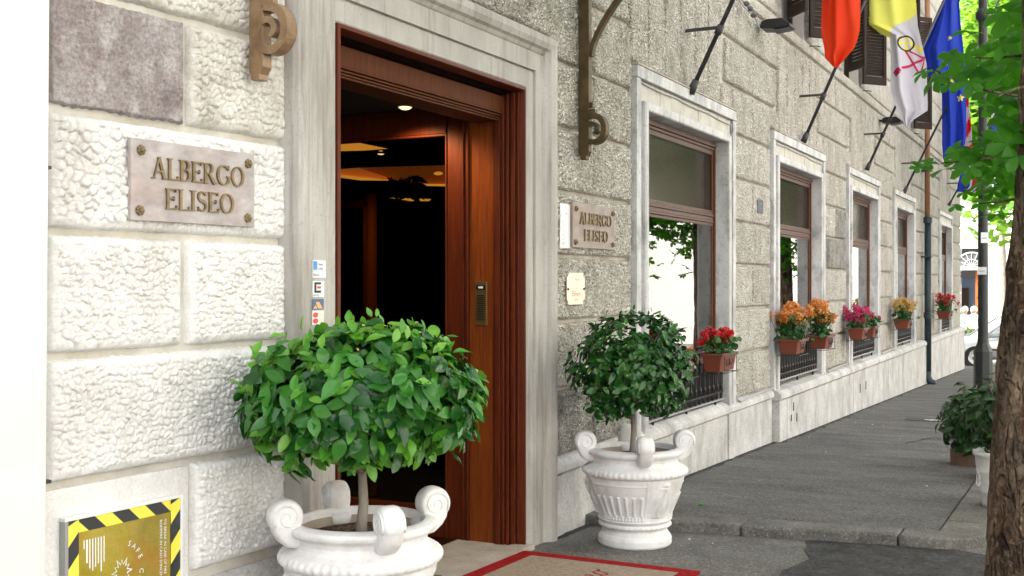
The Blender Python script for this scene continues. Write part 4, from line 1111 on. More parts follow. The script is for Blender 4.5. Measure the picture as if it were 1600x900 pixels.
# ------------------------------------------------------------------ leaves and topiary
def leaf_mesh(name, L, W, mat, fold=.22, curl=.25, wav=.06, n=7, shape='bay'):
    vs, fs = [], []
    ph = random.uniform(0, 6)
    for i in range(n + 1):
        t = i / n
        if shape == 'bay': w = math.sin(math.pi * min(1, t ** .9)) ** .8
        elif shape == 'obov': w = (t ** .9) * math.sqrt(max(0, 1 - t ** 3.2)) * 1.55
        else: w = math.sin(math.pi * t) ** .6
        w = max(w, .03 if t < 1 else .0) * W / 2
        z = -curl * L * t * t + wav * L * .5 * math.sin(5 * t + ph)
        for sx in (-1, 0, 1):
            vs.append((sx * w, L * t, z + abs(sx) * (fold * w + wav * L * .35 * math.sin(9 * t + ph + sx))))
    for i in range(n):
        for k in (0, 1): fs.append((3 * i + k, 3 * i + k + 1, 3 * i + 4 + k, 3 * i + 3 + k))
    me = bpy.data.meshes.new(name); me.from_pydata(vs, [], fs); me.materials.append(M[mat])
    me.polygons.foreach_set("use_smooth", [True] * len(fs)); me.update()
    return me
def orient(pos, nrm, direc, s=1.0):
    n = Vector(nrm).normalized(); y = Vector(direc) - n * Vector(direc).dot(n)
    if y.length < 1e-4: y = Vector((0, 0, 1)).cross(n)
    y.normalize(); x = y.cross(n)
    m = Matrix((x, y, n)).transposed().to_4x4() * 1.0
    for i in range(3):
        for j in range(3): m[i][j] *= s
    m.translation = Vector(pos)
    return m
def merge_leaves(items, name, parent, mats):
    """items: (mesh, matrix) -> one mesh, with foreach speed"""
    V, Fs, MI = [], [], []; off = 0
    cache = {}
    for me, mt in items:
        if me.name not in cache:
            a = np.empty(len(me.vertices) * 3, np.float32); me.vertices.foreach_get("co", a)
            f = np.array([list(p.vertices) for p in me.polygons], np.int32)
            cache[me.name] = (a.reshape(-1, 3), f, mats.index(me.materials[0].name))
        a, f, mi = cache[me.name]
        m4 = np.array(mt)
        V.append(a @ m4[:3, :3].T + m4[:3, 3]); Fs.append(f + off); MI.append(np.full(len(f), mi)); off += len(a)
    V = np.concatenate(V); F = np.concatenate(Fs); MI = np.concatenate(MI)
    me = bpy.data.meshes.new(name)
    me.vertices.add(len(V)); me.vertices.foreach_set("co", V.reshape(-1).astype(np.float32))
    me.loops.add(F.size); me.loops.foreach_set("vertex_index", F.reshape(-1).astype(np.int32))
    me.polygons.add(len(F)); me.polygons.foreach_set("loop_start", np.arange(0, F.size, 4, dtype=np.int32)); me.polygons.foreach_set("loop_total", np.full(len(F), 4, np.int32))
    for m in mats: me.materials.append(M[m])
    me.polygons.foreach_set("material_index", MI.astype(np.int32)); me.polygons.foreach_set("use_smooth", np.ones(len(F), bool))
    me.update(); me.validate()
    o = bpy.data.objects.new(name, me); COL.objects.link(o); o.parent = parent; o["kind"] = "stuff"
    return o
def topiary(base, stem_top, cen, rxy, rz, nobj, nstuff, L, W, mats, label, stem_r, flat=0.0, taper=0.0, newfrac=.15, sprigs=()):
    """clipped ball of glossy leaves on a bare stem; positions are world, camera side gets the single leaves"""
    t = thing("topiary_tree", label, "tree", base, group="clipped bay trees in white urns")
    b = Vector(base); c = Vector(cen)
    mb = MB(); top = Vector(stem_top) - b
    mb.tube([(0, 0, -.03), (0, 0, .03), top * .5 + Vector((.006, .004, 0)), top], [stem_r * 1.25, stem_r * 1.05, stem_r * .9, stem_r * .8], "bark_smooth", 12)
    mb.build("trunk", t, smooth=True)
    mb = MB()
    for k in range(26):
        a = random.uniform(0, 6.28); e = random.uniform(-.3, 1.2)
        d = Vector((math.cos(a) * math.cos(e) * rxy, math.sin(a) * math.cos(e) * rxy, math.sin(e) * rz)) * .8
        p0 = top + Vector((0, 0, random.uniform(-.02, .06))); p2 = c - b + d
        mb.tube([p0, (p0 + p2) / 2 + Vector((random.uniform(-.03, .03), random.uniform(-.03, .03), .02)), p2], [stem_r * .45, stem_r * .28, .002], "bark_smooth", 5)
    mb.build("branches", t, smooth=True)
    mats = list(mats)
    var = [leaf_mesh("leaf", L * random.uniform(.75, 1.15), W * random.uniform(.8, 1.2), mats[0], fold=random.uniform(.1, .5), curl=random.uniform(-.05, .45), wav=random.uniform(.06, .16)) for _ in range(7)]
    new = [leaf_mesh("leaf", L * random.uniform(.7, 1.0), W * random.uniform(.7, 1.0), mats[1], fold=random.uniform(.2, .5), curl=random.uniform(-.2, .2), wav=.06) for _ in range(3)]
    cams = Vector((CAMD, 0, 0))
    cl = [(Vector((random.gauss(0, 1), random.gauss(0, 1), random.gauss(0, 1))).normalized(), random.uniform(.80, 1.12)) for _ in range(90)]
    single, mass = [], []
    tries = 0
    while len(single) < nobj or len(mass) < nstuff:
        tries += 1
        if tries > 60000: break
        d = Vector((random.gauss(0, 1), random.gauss(0, 1), random.gauss(0, 1))).normalized()
        if d.z < -.75: continue
        near = max(cl, key=lambda q: q[0].dot(d)); lob = near[1]
        sh = random.uniform(.80, 1.0) ** .5
        inner = random.random() < .3
        rad = lob * (random.uniform(.45, .85) if inner else sh)
        prof = 1.0 - taper * max(0, -d.z)
        p = c + Vector((d.x * rxy * rad * prof, d.y * rxy * rad * prof, (d.z if d.z > 0 else d.z * (1 - flat)) * rz * rad))
        nr = (d + Vector((random.gauss(0, .42), random.gauss(0, .42), .45 + random.gauss(0, .4)))).normalized()
        di = d * .8 + Vector((random.gauss(0, .6), random.gauss(0, .6), random.gauss(-.05, .55)))
        isnew = (random.random() < newfrac * (1.8 if d.z > .55 or d.z < -.35 else .6)) and not inner
        me = random.choice(new if isnew else var)
        m = orient(p - b, nr, di, random.uniform(.75, 1.15))
        facing = (cams - p).normalized().dot(d) > .05 and not inner
        if facing and len(single) < nobj: single.append((me, m))
        elif len(mass) < nstuff: mass.append((me, m))
    # light young shoots breaking the outline
    for k in range(30):
        a = random.uniform(0, 6.28); q = random.random() ** .5 * .8
        p = c + Vector((math.cos(a) * rxy * q, math.sin(a) * rxy * q, rz * (math.sqrt(max(0, 1 - q * q)) * 1.0 + random.uniform(.0, .14))))
        mass.append((random.choice(new), orient(p - b, (math.cos(a), math.sin(a), .2), (random.gauss(0, .3), random.gauss(0, .3), 1), random.uniform(.45, .8))))
    for sp in sprigs:
        for k in range(16):
            mass.append((random.choice(new), orient(Vector(sp) - b + Vector((random.gauss(0, .022), random.gauss(0, .03), random.gauss(0, .028))), (random.gauss(.5, .5), random.gauss(-.5, .5), .6), (random.gauss(0, 1), random.gauss(0, 1), random.gauss(0, .6)), random.uniform(.6, .9))))
    for me, m in single:
        o = bpy.data.objects.new("leaf", me); COL.objects.link(o); o.parent = t; o.matrix_local = m
    merge_leaves(mass, "foliage", t, [mats[0], mats[1]])
    return t
s1 = PK(565, 442, 4.5)
topiary((s1.x, s1.y, P1.z + .528), (s1.x + .002, s1.y, -.74), (s1.x + .005, s1.y, -.468), .44, .305, 300, 2300, .094, .045, ("leaf_bay", "leaf_bay_new"),
        "bright glossy bay tree clipped into a ball, in the urn nearest the camera", .021, flat=.05, taper=.15, newfrac=.34, sprigs=[PK(398, 592, 4.3), PK(412, 560, 4.4)])
s2 = PK(988, 442, 6.97)
topiary((s2.x, s2.y, P2.z + .528), (s2.x, s2.y, -.75), (s2.x + .01, s2.y, -.545), .375, .34, 300, 1500, .074, .036, ("leaf_bay_dark", "leaf_bay"),
        "darker clipped bay tree in the further urn, standing before the first window", .017, flat=.0, taper=.25, newfrac=.10, sprigs=[PK(925, 622, 6.8), PK(936, 645, 6.8)])

# ------------------------------------------------------------------ wall brackets
def bracket(Y, label):
    t = thing("wall_bracket", label, "bracket", (0, Y, 0), group="scrolled bronze brackets either side of the door")
    th = .055
    def pl(pts, y0=0, y1=th): return [(x, y0, z) for x, z in pts]
    mb = MB()
    mb.prism(pl([(.035, .80), (.078, .80), (.078, .822), (.088, .838), (.096, .85), (.096, 2.6), (.035, 2.6)]), (0, th, 0), t_mat)
    mb.box(.02, .036, .008, th - .008, .83, 2.6, t_mat)
    mb.build("upright", t, bevel=.003)
    # scroll: spiral band
    pts, n = [], 44
    for i in range(n + 1):
        q = i / n; a = R(100 - 520 * q); r = .086 * (1 - q) ** .8 * 1.0 + .014
        pts.append((.125 + r * math.cos(a) * .92 - .004, .985 + r * math.sin(a)))
    mb = MB(); fr_ = lambda u, z, d: Vector((u, d, z))
    mb.ribbon([(.096, 1.100), (.112, 1.094)] + pts, [.034, .034] + [.038 - .018 * i / n for i in range(n + 1)], -.004, th + .004, fr_, t_mat)
    mb.box(.094, .135, .012, th - .012, 1.085, 1.125, t_mat); mb.box(.094, .118, .012, th - .012, 1.135, 1.17, t_mat)
    mb.build("scroll", t, bevel=.002)
    # curved arm sweeping outwards
    arm = []
    for i in range(18):
        q = i / 17; arm.append((.10 + .62 * q ** 1.25 * 1.0, 1.47 + .75 * q ** .82))
    mb = MB(); mb.ribbon(arm, [.03 + .008 * i / 17 for i in range(18)], .004, th - .004, fr_, t_mat); mb.build("curved_arm", t, bevel=.003)
    return t
t_mat = "bronze"; bracket(3.60, "light bronze scroll bracket on the pale pier left of the door")
t_mat = "bronze_dark"; bracket(6.88, "dark bronze scroll bracket with curved arm on the pier right of the door")
MB()

# ------------------------------------------------------------------ hotel plaques
def plaque(fr, u0, u1, z0, z1, d, th, smat, label, tilt=0):
    O = fr(0, 0, d); f2 = frame(O, fr.u, fr.n)
    t = thing("name_plaque", label, "plaque", tuple(fr((u0 + u1) / 2, z0, d)), group="marble name plaques beside the door")
    inv = Vector(t.location)
    def f3(u, z, dd): return f2(u, z, dd) - inv
    f3.O, f3.u, f3.n = f2.O - inv, f2.u, f2.n
    MB().prism([f3(u0, z0, 0), f3(u1, z0, 0), f3(u1, z1, 0), f3(u0, z1, 0)], fr.n * th, smat).build("slab", t, bevel=.002)
    W, H = u1 - u0, z1 - z0
    letters("ALBERGO", f3, u0 + W * .145, u0 + W * .905, z0 + H * .53, H * .27, th + .001, th + .009, "bronze_letter", t)
    letters("ELISEO", f3, u0 + W * .245, u0 + W * .815, z0 + H * .16, H * .265, th + .001, th + .009, "bronze_letter", t)
    for a, b in ((.07, .86), (.94, .86), (.06, .12), (.935, .12)):
        mb = MB(); c = (u0 + W * a, z0 + H * b)
        for k in range(7):
            an = k * math.pi / 3.5; q = f3(c[0] + .012 * math.cos(an), c[1] + .012 * math.sin(an), th + .005); mb.ball(q, .0075, "bronze_letter", 7, 5)
        mb.ball(f3(c[0], c[1], th + .012), .010, "bronze_letter", 8, 5)
        mb.build("rosette", t, smooth=True)
    return t
plaque(LPF, .312, .938, .222, .513, .012, .018, "plaque_marble", "greyish pink marble plaque with bronze hotel name on the pale pier left of the door")
plaque(WALL, 6.765, 7.495, .228, .520, .012, .022, "plaque_marble_warm", "brown marble plaque with bronze hotel name on the pier right of the door")

# paper notice, brass plate, small plate
t = thing("paper_notice", "narrow white printed notice beside the brown marble plaque", "notice", tuple(PX(884, 388, .012)))
o_ = Vector(t.location); NF = frame(Vector((.012, 6.60, 0)) - o_, (0, 1, 0), (1, 0, 0))
MB().prism([NF(.008, .222, 0), NF(.185, .222, 0), NF(.192, .502, 0), NF(.012, .502, 0)], (.004, 0, 0), "paper_white").build("sheet", t)
for k in range(11): printed("||| |||| || ||||| ||", .011, NF, .03, .385 - k * .014, .005, "ink_grey", t, "print_line", squeeze=.9) if k % 2 == 0 else None
vs = [NF(.02, .44, .0048)]
MB().prism([NF(.012, .452, .0045), NF(.06, .43, .0045), NF(.105, .385, .0045), NF(.145, .32, .0045), NF(.17, .26, .0045), NF(.15, .30, .0045), NF(.11, .345, .0045), NF(.06, .39, .0045), NF(.012, .40, .0045)][::-1], (.0004, 0, 0), "paper_sun").build("painted_sun_patch", t)  # patch of sunlight on the sheet, painted as a paler shape
t = thing("brass_plate", "small polished brass plate with notched corners and engraved words", "plate", (.012, 6.70, -.14))
BF = frame((0, 0, 0), (0, 1, 0), (1, 0, 0))
w_, h_ = .29, .205
w_ = .285
oc = [(.02, 0), (w_ - .03, 0), (w_ - .02, .03), (w_, .03), (w_, h_ - .03), (w_ - .02, h_ - .03), (w_ - .02, h_), (.03, h_), (.02, h_ - .02), (0, h_ - .03), (0, .03), (.015, .02)]
MB().prism([BF(a, b, .006) for a, b in oc], (.005, 0, 0), "brass_plate").build("plate", t, bevel=.0015)
for a, b, s_, tx in [(.16, .155, .026, "Hotel"), (.16, .125, .018, "* * *"), (.15, .10, .02, "Restaurant"), (.15, .055, .05, "Eliseo"), (.15, .026, .018, "ROMA")]:
    if tx == "Restaurant": tx = "le"
    printed(tx, s_, BF, a, b, .0118, "brass_dark", t, "engraving", align='CENTER', squeeze=1.2)
for a in (.014, w_ - .016): MB().ball(BF(a, .10, .012), .008, "iron_black", 8, 5).build("screw", t)
t = thing("small_plate", "small pale number plate on the stone pier between the first two windows", "plate", tuple(PX(1183, 333, .012)))
p_ = Vector(t.location)
MB().prism([(.0, .02, .0), (.0, .20, .0), (.0, .22, .03), (.0, .22, .13), (.0, .18, .145), (.0, .03, .145), (.0, .0, .12), (.0, .0, .02)], (.006, 0, 0), "far_grey").build("plate", t, bevel=.001)
MB().box(.006, .007, .07, .16, .09, .11, "sticker_navy").box(.006, .007, .07, .16, .05, .06, "sticker_navy").build("mark", t)

# stickers on the left jamb
JF = frame((.034, 0, 0), (0, 1, 0), (1, 0, 0))
def sticker(px0, px1, py0, py1, mat, label, draw):
    a, b = PX(px0, py1, .034), PX(px1, py0, .034)
    t = thing("card_sticker", label, "sticker", (.034, a.y, a.z), group="stickers on the left door jamb")
    W, H = b.y - a.y, b.z - a.z
    fr_ = frame((0, 0, 0), (0, 1, 0), (1, 0, 0))
    MB().box(0, .0015, 0, W, 0, H, mat).build("backing", t)
    draw(t, fr_, W, H)
def d1(t, f, W, H):
    MB().box(.0015, .0022, .004, W * .34, .004, H - .004, "sticker_blue").build("blue_square", t)
    printed("Travelers", H * .36, f, W * .38, H * .52, .0023, "ink", t, squeeze=.62); printed("Cheques", H * .36, f, W * .38, H * .12, .0023, "ink", t, squeeze=.66)
def d2(t, f, W, H): printed("Welcome", H * .62, f, W * .03, H * .25, .0023, "ink", t, squeeze=.62)
def d3(t, f, W, H):
    mb = MB(); mb.box(.0015, .0022, W * .15, W * .32, H * .25, H * .92, "ink"); mb.box(.0015, .0023, W * .32, W * .72, H * .78, H * .92, "ink"); mb.box(.0015, .0023, W * .32, W * .72, H * .25, H * .40, "ink")
    mb.box(.0015, .0023, W * .38, W * .72, H * .52, H * .66, "sticker_red"); mb.build("mark", t); printed("EUROCARD", H * .14, f, W * .02, H * .06, .0023, "ink", t, squeeze=.85)
def d4(t, f, W, H):
    MB().add([f(W * .05, H * .1, .002), f(W * .42, H * .1, .002), f(W * .3, H * .45, .002)], [(0, 1, 2)], "sticker_orange").add([f(W * .5, H * .1, .002), f(W * .9, H * .1, .002), f(W * .6, H * .72, .002), f(W * .3, H * .72, .002)], [(0, 1, 2, 3)], "sticker_orange").build("mark", t)
def d5(t, f, W, H):
    for cx, cz, m in ((.28, .70, "sticker_red"), (.70, .70, "sticker_beige"), (.28, .28, "sticker_red"), (.70, .28, "sticker_beige")):
        MB().add([f(W * cx + W * .24 * math.cos(k * .524), H * cz + H * .19 * math.sin(k * .524), .002) for k in range(12)], [tuple(range(12))], m).build("disc", t)
sticker(488, 508.5, 407, 423, "paper_white", "white and blue travellers cheque sticker, topmost on the left jamb", d1)
sticker(488, 508.5, 424, 434, "paper_white", "narrow white welcome sticker just under the blue one", d2)
sticker(488, 506, 439, 464, "paper_white", "white card sticker with thick black letter and red mark", d3)
sticker(487.5, 505.5, 467, 484, "sticker_navy", "dark blue sticker with orange slanted shapes", d4)
sticker(487.5, 505.5, 485, 508, "paper_white", "white sticker with red and beige discs, lowest on the jamb", d5)
# intercom
t = thing("intercom", "brass intercom with grille on the wooden panel inside the doorway", "intercom", (-.247, YR - .0, -.252))
MB().box(-.040, .040, -.010, .0, 0, .262, "brass_dark").build("face_plate", t, bevel=.002)
for k in range(13): MB().box(-.026, .026, -.0125, -.010, .03 + k * .012, .035 + k * .012, "iron_black").build("grille_slot", t)
MB().box(-.030, .030, -.013, -.010, .212, .238, "iron_black").build("name_window", t); MB().box(-.016, .016, -.0145, -.013, .219, .231, "paper_white").build("name_card", t)

# ------------------------------------------------------------------ fire box "safe crash"
t = thing("fire_glass_box", "yellow and black hazard striped emergency box with amber film, low on the left pier", "emergency box", tuple(LPF(.045, -1.36, -.01)))
o_ = Vector(t.location)
def CF(u, z, d): return LPF(.045 + u, -1.36 + z, -.010 + d) - o_
CF.O, CF.u, CF.n = None, LPF.u, LPF.n
BW, BH = .525, .575
mb = MB()
for a, b, c, d in [(0, BW, BH - .012, BH), (0, .014, 0, BH - .012), (BW - .010, BW, 0, BH - .012), (.014, BW - .01, 0, .012)]:
    mb.prism([CF(a, c, 0), CF(b, c, 0), CF(b, d, 0), CF(a, d, 0)], LPF.n * .028, "iron_sill" if a == 0 and b < .1 else "white_paint")
mb.build("metal_frame", t, bevel=.001)
u0, u1, z0, z1 = .014, BW - .010, .012, BH - .012; bw = .046
MB().add([CF(u0 + bw, z0 + bw, .0205), CF(u1 - bw, z0 + bw, .0205), CF(u1 - bw, z1 - bw, .0205), CF(u0 + bw, z1 - bw, .0205)], [(0, 1, 2, 3)], "amber_film").build("film", t)
def hazard(fn, L, flip):
    mb = MB(); k = 0; s_ = -bw * 1.3; step = .074
    while s_ < L:
        a0, a1 = s_, s_ + step; sh = bw * 1.1 * flip
        def cl(v): return min(max(v, 0), L)
        lo0, lo1, hi0, hi1 = a0, a1, a0 + sh, a1 + sh
        poly = [(cl(lo0), 0), (cl(lo1), 0), (cl(hi1), bw), (cl(hi0), bw)]
        if abs(poly[1][0] - poly[0][0]) + abs(poly[2][0] - poly[3][0]) > .002:
            mb.add([fn(*p) for p in poly], [(0, 1, 2, 3)], "hazard_yellow" if k % 2 else "hazard_black")
        s_ += step; k += 1
    mb.build("hazard_tape", t)
hazard(lambda a, b: CF(u0 + a, z1 - bw + b, .0215), u1 - u0, -1); hazard(lambda a, b: CF(u0 + a, z0 + b, .0215), u1 - u0, -1)
hazard(lambda a, b: CF(u0 + b, z0 + a, .0230), z1 - z0, 1); hazard(lambda a, b: CF(u1 - bw + b, z0 + a, .0230), z1 - z0, 1)
cu, cz = BW * .465, BH * .60
pts = []
for i in range(24):
    a = math.pi * 2 * i / 24; r = (.045 if i % 4 == 0 else .037) if i % 2 == 0 else .023
    pts.append((cu + r * math.cos(a), cz + r * math.sin(a) * 1.15))
pts.append(pts[0]); MB().ribbon(pts, .0042, .0212, .0222, CF, "print_white").build("star_burst", t)
for i, ch in enumerate("SAFE CRASH"):
    if ch == ' ': continue
    a = R(68 - i * 15.2); rr = .080
    printed(ch, .027, CF, cu + rr * math.cos(a) - .0, cz + rr * 1.15 * math.sin(a), .0224, "print_white", t, rot=a - R(90), align='CENTER')
printed("ROMPERE IN CASO D'INCENDIO", .0165, CF, u1 - bw - .052, z1 - bw - .02, .0224, "print_white", t, rot=R(-90))
printed("TO BREAK IN CASE OF FIRE", .0165, CF, u1 - bw - .032, z1 - bw - .02, .0224, "print_white", t, rot=R(-90))
for k in range(8):
    MB().ribbon([(u0 + bw + .022 + k * .012, z1 - bw - .030), (u0 + bw + .022 + k * .012, z1 - bw - [.06, .11, .13, .14, .13, .12, .15, .12][k])], .0045 if k not in (1,) else .007, .0212, .0222, CF, "print_white").build("small_print", t)
MB().ribbon([(u0 + bw + .05, z0 + bw + .02), (u0 + bw + .05, z0 + bw + .10), (u0 + bw + .09, z0 + bw + .11), (u0 + bw + .09, z0 + bw + .02)], .005, .0212, .0222, CF, "print_white").build("print_outline", t)

# ------------------------------------------------------------------ flag poles and flags
def cloth_grid(fn, nu, nv, cls, mats, name, parent):
    vs, fs, mi = [], [], []
    for j in range(nv + 1):
        for i in range(nu + 1): vs.append(tuple(fn(i / nu, j / nv)))
    for j in range(nv):
        for i in range(nu):
            a = j * (nu + 1) + i; fs.append((a, a + 1, a + nu + 2, a + nu + 1)); mi.append(cls((i + .5) / nu, (j + .5) / nv))
    me = bpy.data.meshes.new(name); me.from_pydata(vs, [], fs)
    for m in mats: me.materials.append(M[m])
    me.polygons.foreach_set("material_index", mi); me.polygons.foreach_set("use_smooth", [True] * len(fs)); me.update()
    o = bpy.data.objects.new(name, me); COL.objects.link(o); o.parent = parent
    return o
def interp(tab, t):
    for (a, x0, x1), (b, y0, y1) in zip(tab, tab[1:]):
        if a <= t <= b:
            q = (t - a) / (b - a); return x0 + (y0 - x0) * q, x1 + (y1 - x1) * q
    return tab[-1][1:] if t > tab[-1][0] else tab[0][1:]
def pole(i, base, top, label, length=3.2):
    Yp = PX(*base, .05).y; b = PX(*base, .05); tp = PY(*top, Yp); d = (tp - b).normalized()
    t = thing("flag_pole", label, "flagpole", (b.x, b.y, b.z), group="flag poles over the windows")
    mb = MB(); mb.tube([(0, 0, 0), tuple(d * length)], [.019, .017], "iron_grey", 10); mb.build("shaft", t, smooth=True)
    MB().tube([tuple(-d * .02), tuple(d * .10)], [.036, .030], "iron_grey", 10).build("socket", t, smooth=True)
    q = d * .54
    MB().box(-b.x + .0, q.x, -.012, .012, q.z - .012 + .02, q.z + .012 + .02, "iron_grey").build("brace", t)
    MB().tube([tuple(q - d * .04), tuple(q + d * .04)], .030, "iron_grey", 10).build("collar", t, smooth=True)
    return t, Yp, b, d
def flag(t, tab, Yp, b, mats, cls, nu, nv, fold, label=None, ph=0.0):
    """tab rows: (py, left px, right px) of the cloth's edges in its hanging plane"""
    p0, p1 = tab[0][0], tab[-1][0]
    def fn(u, v):
        py = p0 + (p1 - p0) * v; l, r = interp(tab, py)
        P = PY(l + (r - l) * u, py, Yp)
        P.y += fold * (math.sin(u * 7 + v * 2.5 + ph) * .7 + math.sin(u * 15 - v * 3 + ph * 2) * .4) * (1 - .2 * v)
        return P - b
    return cloth_grid(fn, nu, nv, cls, mats, "flag", t)
t, Yp, b, d = pole(0, (1080, 143), (1145, 0), "bare grey flagpole over the window nearest the door")
t, Yp, b, d = pole(1, (1256, 220), (1306, 105), "flagpole with hanging orange red flag over the second window")
flag(t, [(-60, 1290, 1352), (0, 1284, 1342), (45, 1282, 1342), (60, 1284, 1339), (75, 1287, 1334), (90, 1288, 1322), (98, 1296, 1316), (105, 1302, 1308)], Yp - .16, b, ["flag_red"], lambda u, v: 0, 30, 34, .10)
t, Yp, b, d = pole(2, (1355, 264), (1440, 77), "flagpole with yellow and white keys flag over the third window")
def vat(u, v):
    py = -60 + 258 * v
    l, r = interp(VT, py); px = l + (r - l) * u
    if px < 1393 + (py - 57) * .0 - .0 * py and py < 38 + (px - 1343) * .38: return 0
    if px >= 1393 and py < 38 - (px - 1393) * .62 + 6: return 0
    if px < 1393 and py < 57: return 0
    x, y = px - 1416, py - 68
    r_ = math.hypot(x, y)
    if 10 < r_ < 12.5: return 3
    if r_ < 12.5:
        a = math.atan2(y, x)
        return 1 if abs(math.sin(2 * a)) > .55 and 3 < r_ < 9 else 2
    def seg(x0, y0, x1, y1, w):
        dx, dy = x1 - x0, y1 - y0; L2 = dx * dx + dy * dy
        q = max(0, min(1, ((px - x0) * dx + (py - y0) * dy) / L2)); return math.hypot(px - x0 - q * dx, py - y0 - q * dy) < w
    if seg(1428, 71, 1438, 77, 3.2): return 2
    ax, ay = px - 1398, py - 117; al = ax * .80 - ay * .60; ac = ax * .60 + ay * .80
    if 0 < al < 9.5 and abs(ac) < 5.2: return 3 if (abs(al - 4.5) < .6 or abs(ac) > 4.6 or al < .6) else 4
    if 9.5 <= al < 13 and abs(ac) < 3.6: return 4
    if seg(1412, 107, 1444, 90, 1.9) or seg(1414, 78, 1434, 112, 1.7) or seg(1421, 80, 1444, 90, 1.4) or seg(1444, 90, 1438, 112, 1.2): return 4
    return 1
VT = [(-60, 1350, 1440), (0, 1343, 1431), (38, 1343, 1434), (60, 1390, 1438), (100, 1391, 1448), (140, 1392, 1451), (160, 1395, 1452), (175, 1403, 1451), (188, 1410, 1426), (198, 1417, 1421)]
VT = [(-60, 1352, 1440), (0, 1343, 1431), (38, 1343, 1434), (40, 1345, 1434), (57, 1389, 1438), (100, 1391, 1448), (140, 1391, 1449), (160, 1397, 1450), (173, 1403, 1450), (188, 1411, 1427), (198, 1416, 1420)]
flag(t, VT, Yp - .2, b, ["flag_yellow", "flag_white", "flag_gold", "flag_black", "flag_crimson"], vat, 190, 330, .13, ph=1.2)
t, Yp, b, d = pole(3, (1413, 300), (1470, 185), "flagpole with long blue starred flag over the fourth window", 4.5)
def star(px, py, cx, cy, r):
    x, y = px - cx, cy - py; a = (math.atan2(x, y)) % (2 * math.pi / 5) - math.pi / 5; rr = math.hypot(x, y)
    e = math.cos(math.pi / 5 - abs(a)) if False else None
    return rr < r * (.42 + .58 * (abs(a) / (math.pi / 5)) ** 1.6)
ET = [(-60, 1500, 1520), (0, 1470, 1497), (30, 1461, 1499), (75, 1442, 1504), (110, 1446, 1506), (140, 1466, 1508), (143, 1471, 1508), (200, 1472, 1510), (225, 1472, 1508), (250, 1474, 1500)]
def eu(u, v):
    py = -60 + 310 * v; l, r = interp(ET, py); px = l + (r - l) * u
    for s_ in ((1478, 99, 4.5), (1487, 125, 5), (1500, 152, 6.5), (1481, 133, 5), (1485, 60, 4)):
        if star(px, py, *s_): return 1
    return 0
flag(t, ET, Yp, b, ["flag_blue", "flag_gold"], eu, 60, 170, .22, ph=.4)
# striped flag right behind it
FT = [(100, 1500, 1512), (150, 1502, 1514), (200, 1504, 1519), (250, 1506, 1521), (285, 1508, 1515)]
t2, Yp, b, d = pole(4, (1483, 320), (1505, 280), "flagpole with red, white and blue flags over the last window", 5.5)
flag(t2, FT, Yp - 1.5, b, ["flag_scarlet", "flag_white", "flag_blue"], lambda u, v: 2 if v < .3 and u < .6 else (0 if int(v * 9 + u * 1.2) % 2 else 1), 20, 54, .2, ph=2)
UT = [(235, 1512, 1530), (260, 1506, 1545), (290, 1497, 1548), (300, 1496, 1530)]
flag(t2, UT, Yp, b, ["flag_scarlet", "flag_white", "flag_blue"], lambda u, v: 0 if abs(u - v) < .12 or abs(u - .5) < .1 else (1 if abs(u - v) < .2 or abs(u - .5) < .17 else 2), 30, 30, .2, ph=3)
t5 = PY(1550, 190, 34.0)
t = thing("flag", "small far blue and red flag seen through the leaves beyond the lamp post", "flag", tuple(t5))
T5 = [(155, 1556, 1568), (190, 1546, 1566), (235, 1542, 1562)]
flag(t, T5, 34.0, t5, ["flag_scarlet", "flag_blue", "flag_white"], lambda u, v: 0 if u + v < .35 else (2 if u + v < .5 else 1), 16, 20, .2)
MB().tube([tuple(PY(1535, 262, 34.0) - t5), tuple(PY(1570, 150, 34.0) - t5)], .03, "iron_grey", 8).build("pole", t)

# floodlights
def floodlight(base, Yp, s, label):
    t = thing("floodlight", label, "floodlight", base, group="floodlights on the facade")
    mb = MB(); mb.tube([(-.03, 0, 0), (.10, 0, -.02), (.14, 0, -.04)], .018, "iron_black", 8); mb.build("arm", t)
    mb = MB(); 
    mb.prism([(.06, -.10 * s, -.055), (.07, -.10 * s, .01), (.12, -.10 * s, .03), (.28, -.10 * s, .028), (.36, -.10 * s, -.035), (.35, -.10 * s, -.060), (.20, -.10 * s, -.070)][::-1], (0, .20 * s, 0), "iron_black"); mb.build("housing", t, bevel=.008)
    MB().box(.18, .33, -.08 * s, .08 * s, -.078, -.072, "far_grey", rot=Matrix.Rotation(R(-6), 3, 'Y')).build("lamp_glass", t)
p = PX(1183, 40, 0); floodlight((0, p.y, p.z), p.y, 1.2, "black floodlight sticking out of the wall above the first pier")
p = PX(1373, 188, 0); floodlight((0, p.y, p.z), p.y, 1.2, "black floodlight further along, partly behind the white flag")
# insulators and cables running along the string course
mb = MB()
pts = [tuple(PX(px, py, .08)) for px, py in [(1140, -20), (1163, 10), (1180, 28), (1186, 42)]]
mb.tube(pts, .010, "cable_grey", 6); 
for px, py in [(1166, 6), (1172, 14), (1178, 24)]: mb.ball(PX(px, py, .10), .035, "far_grey", 8, 5, (1, 1, .7))
tag(mb.build("power_cable"), "pale cable with insulators running down to the nearer floodlight", "cable")

q = PX(465, 4, .03)
tag(MB().tube([tuple(q + Vector((0, 0, .3))), tuple(q)], .016, "iron_black", 8).tube([tuple(q), tuple(q + Vector((0, .004, -.07))), tuple(q + Vector((0, -.003, -.19)))], .003, "iron_black", 5).ball(tuple(q + Vector((0, .004, -.055))), .011, "iron_black", 8, 6).build("hanging_fixture"), "small black fixture with a dangling wire beside the door surround, top left", "fixture")
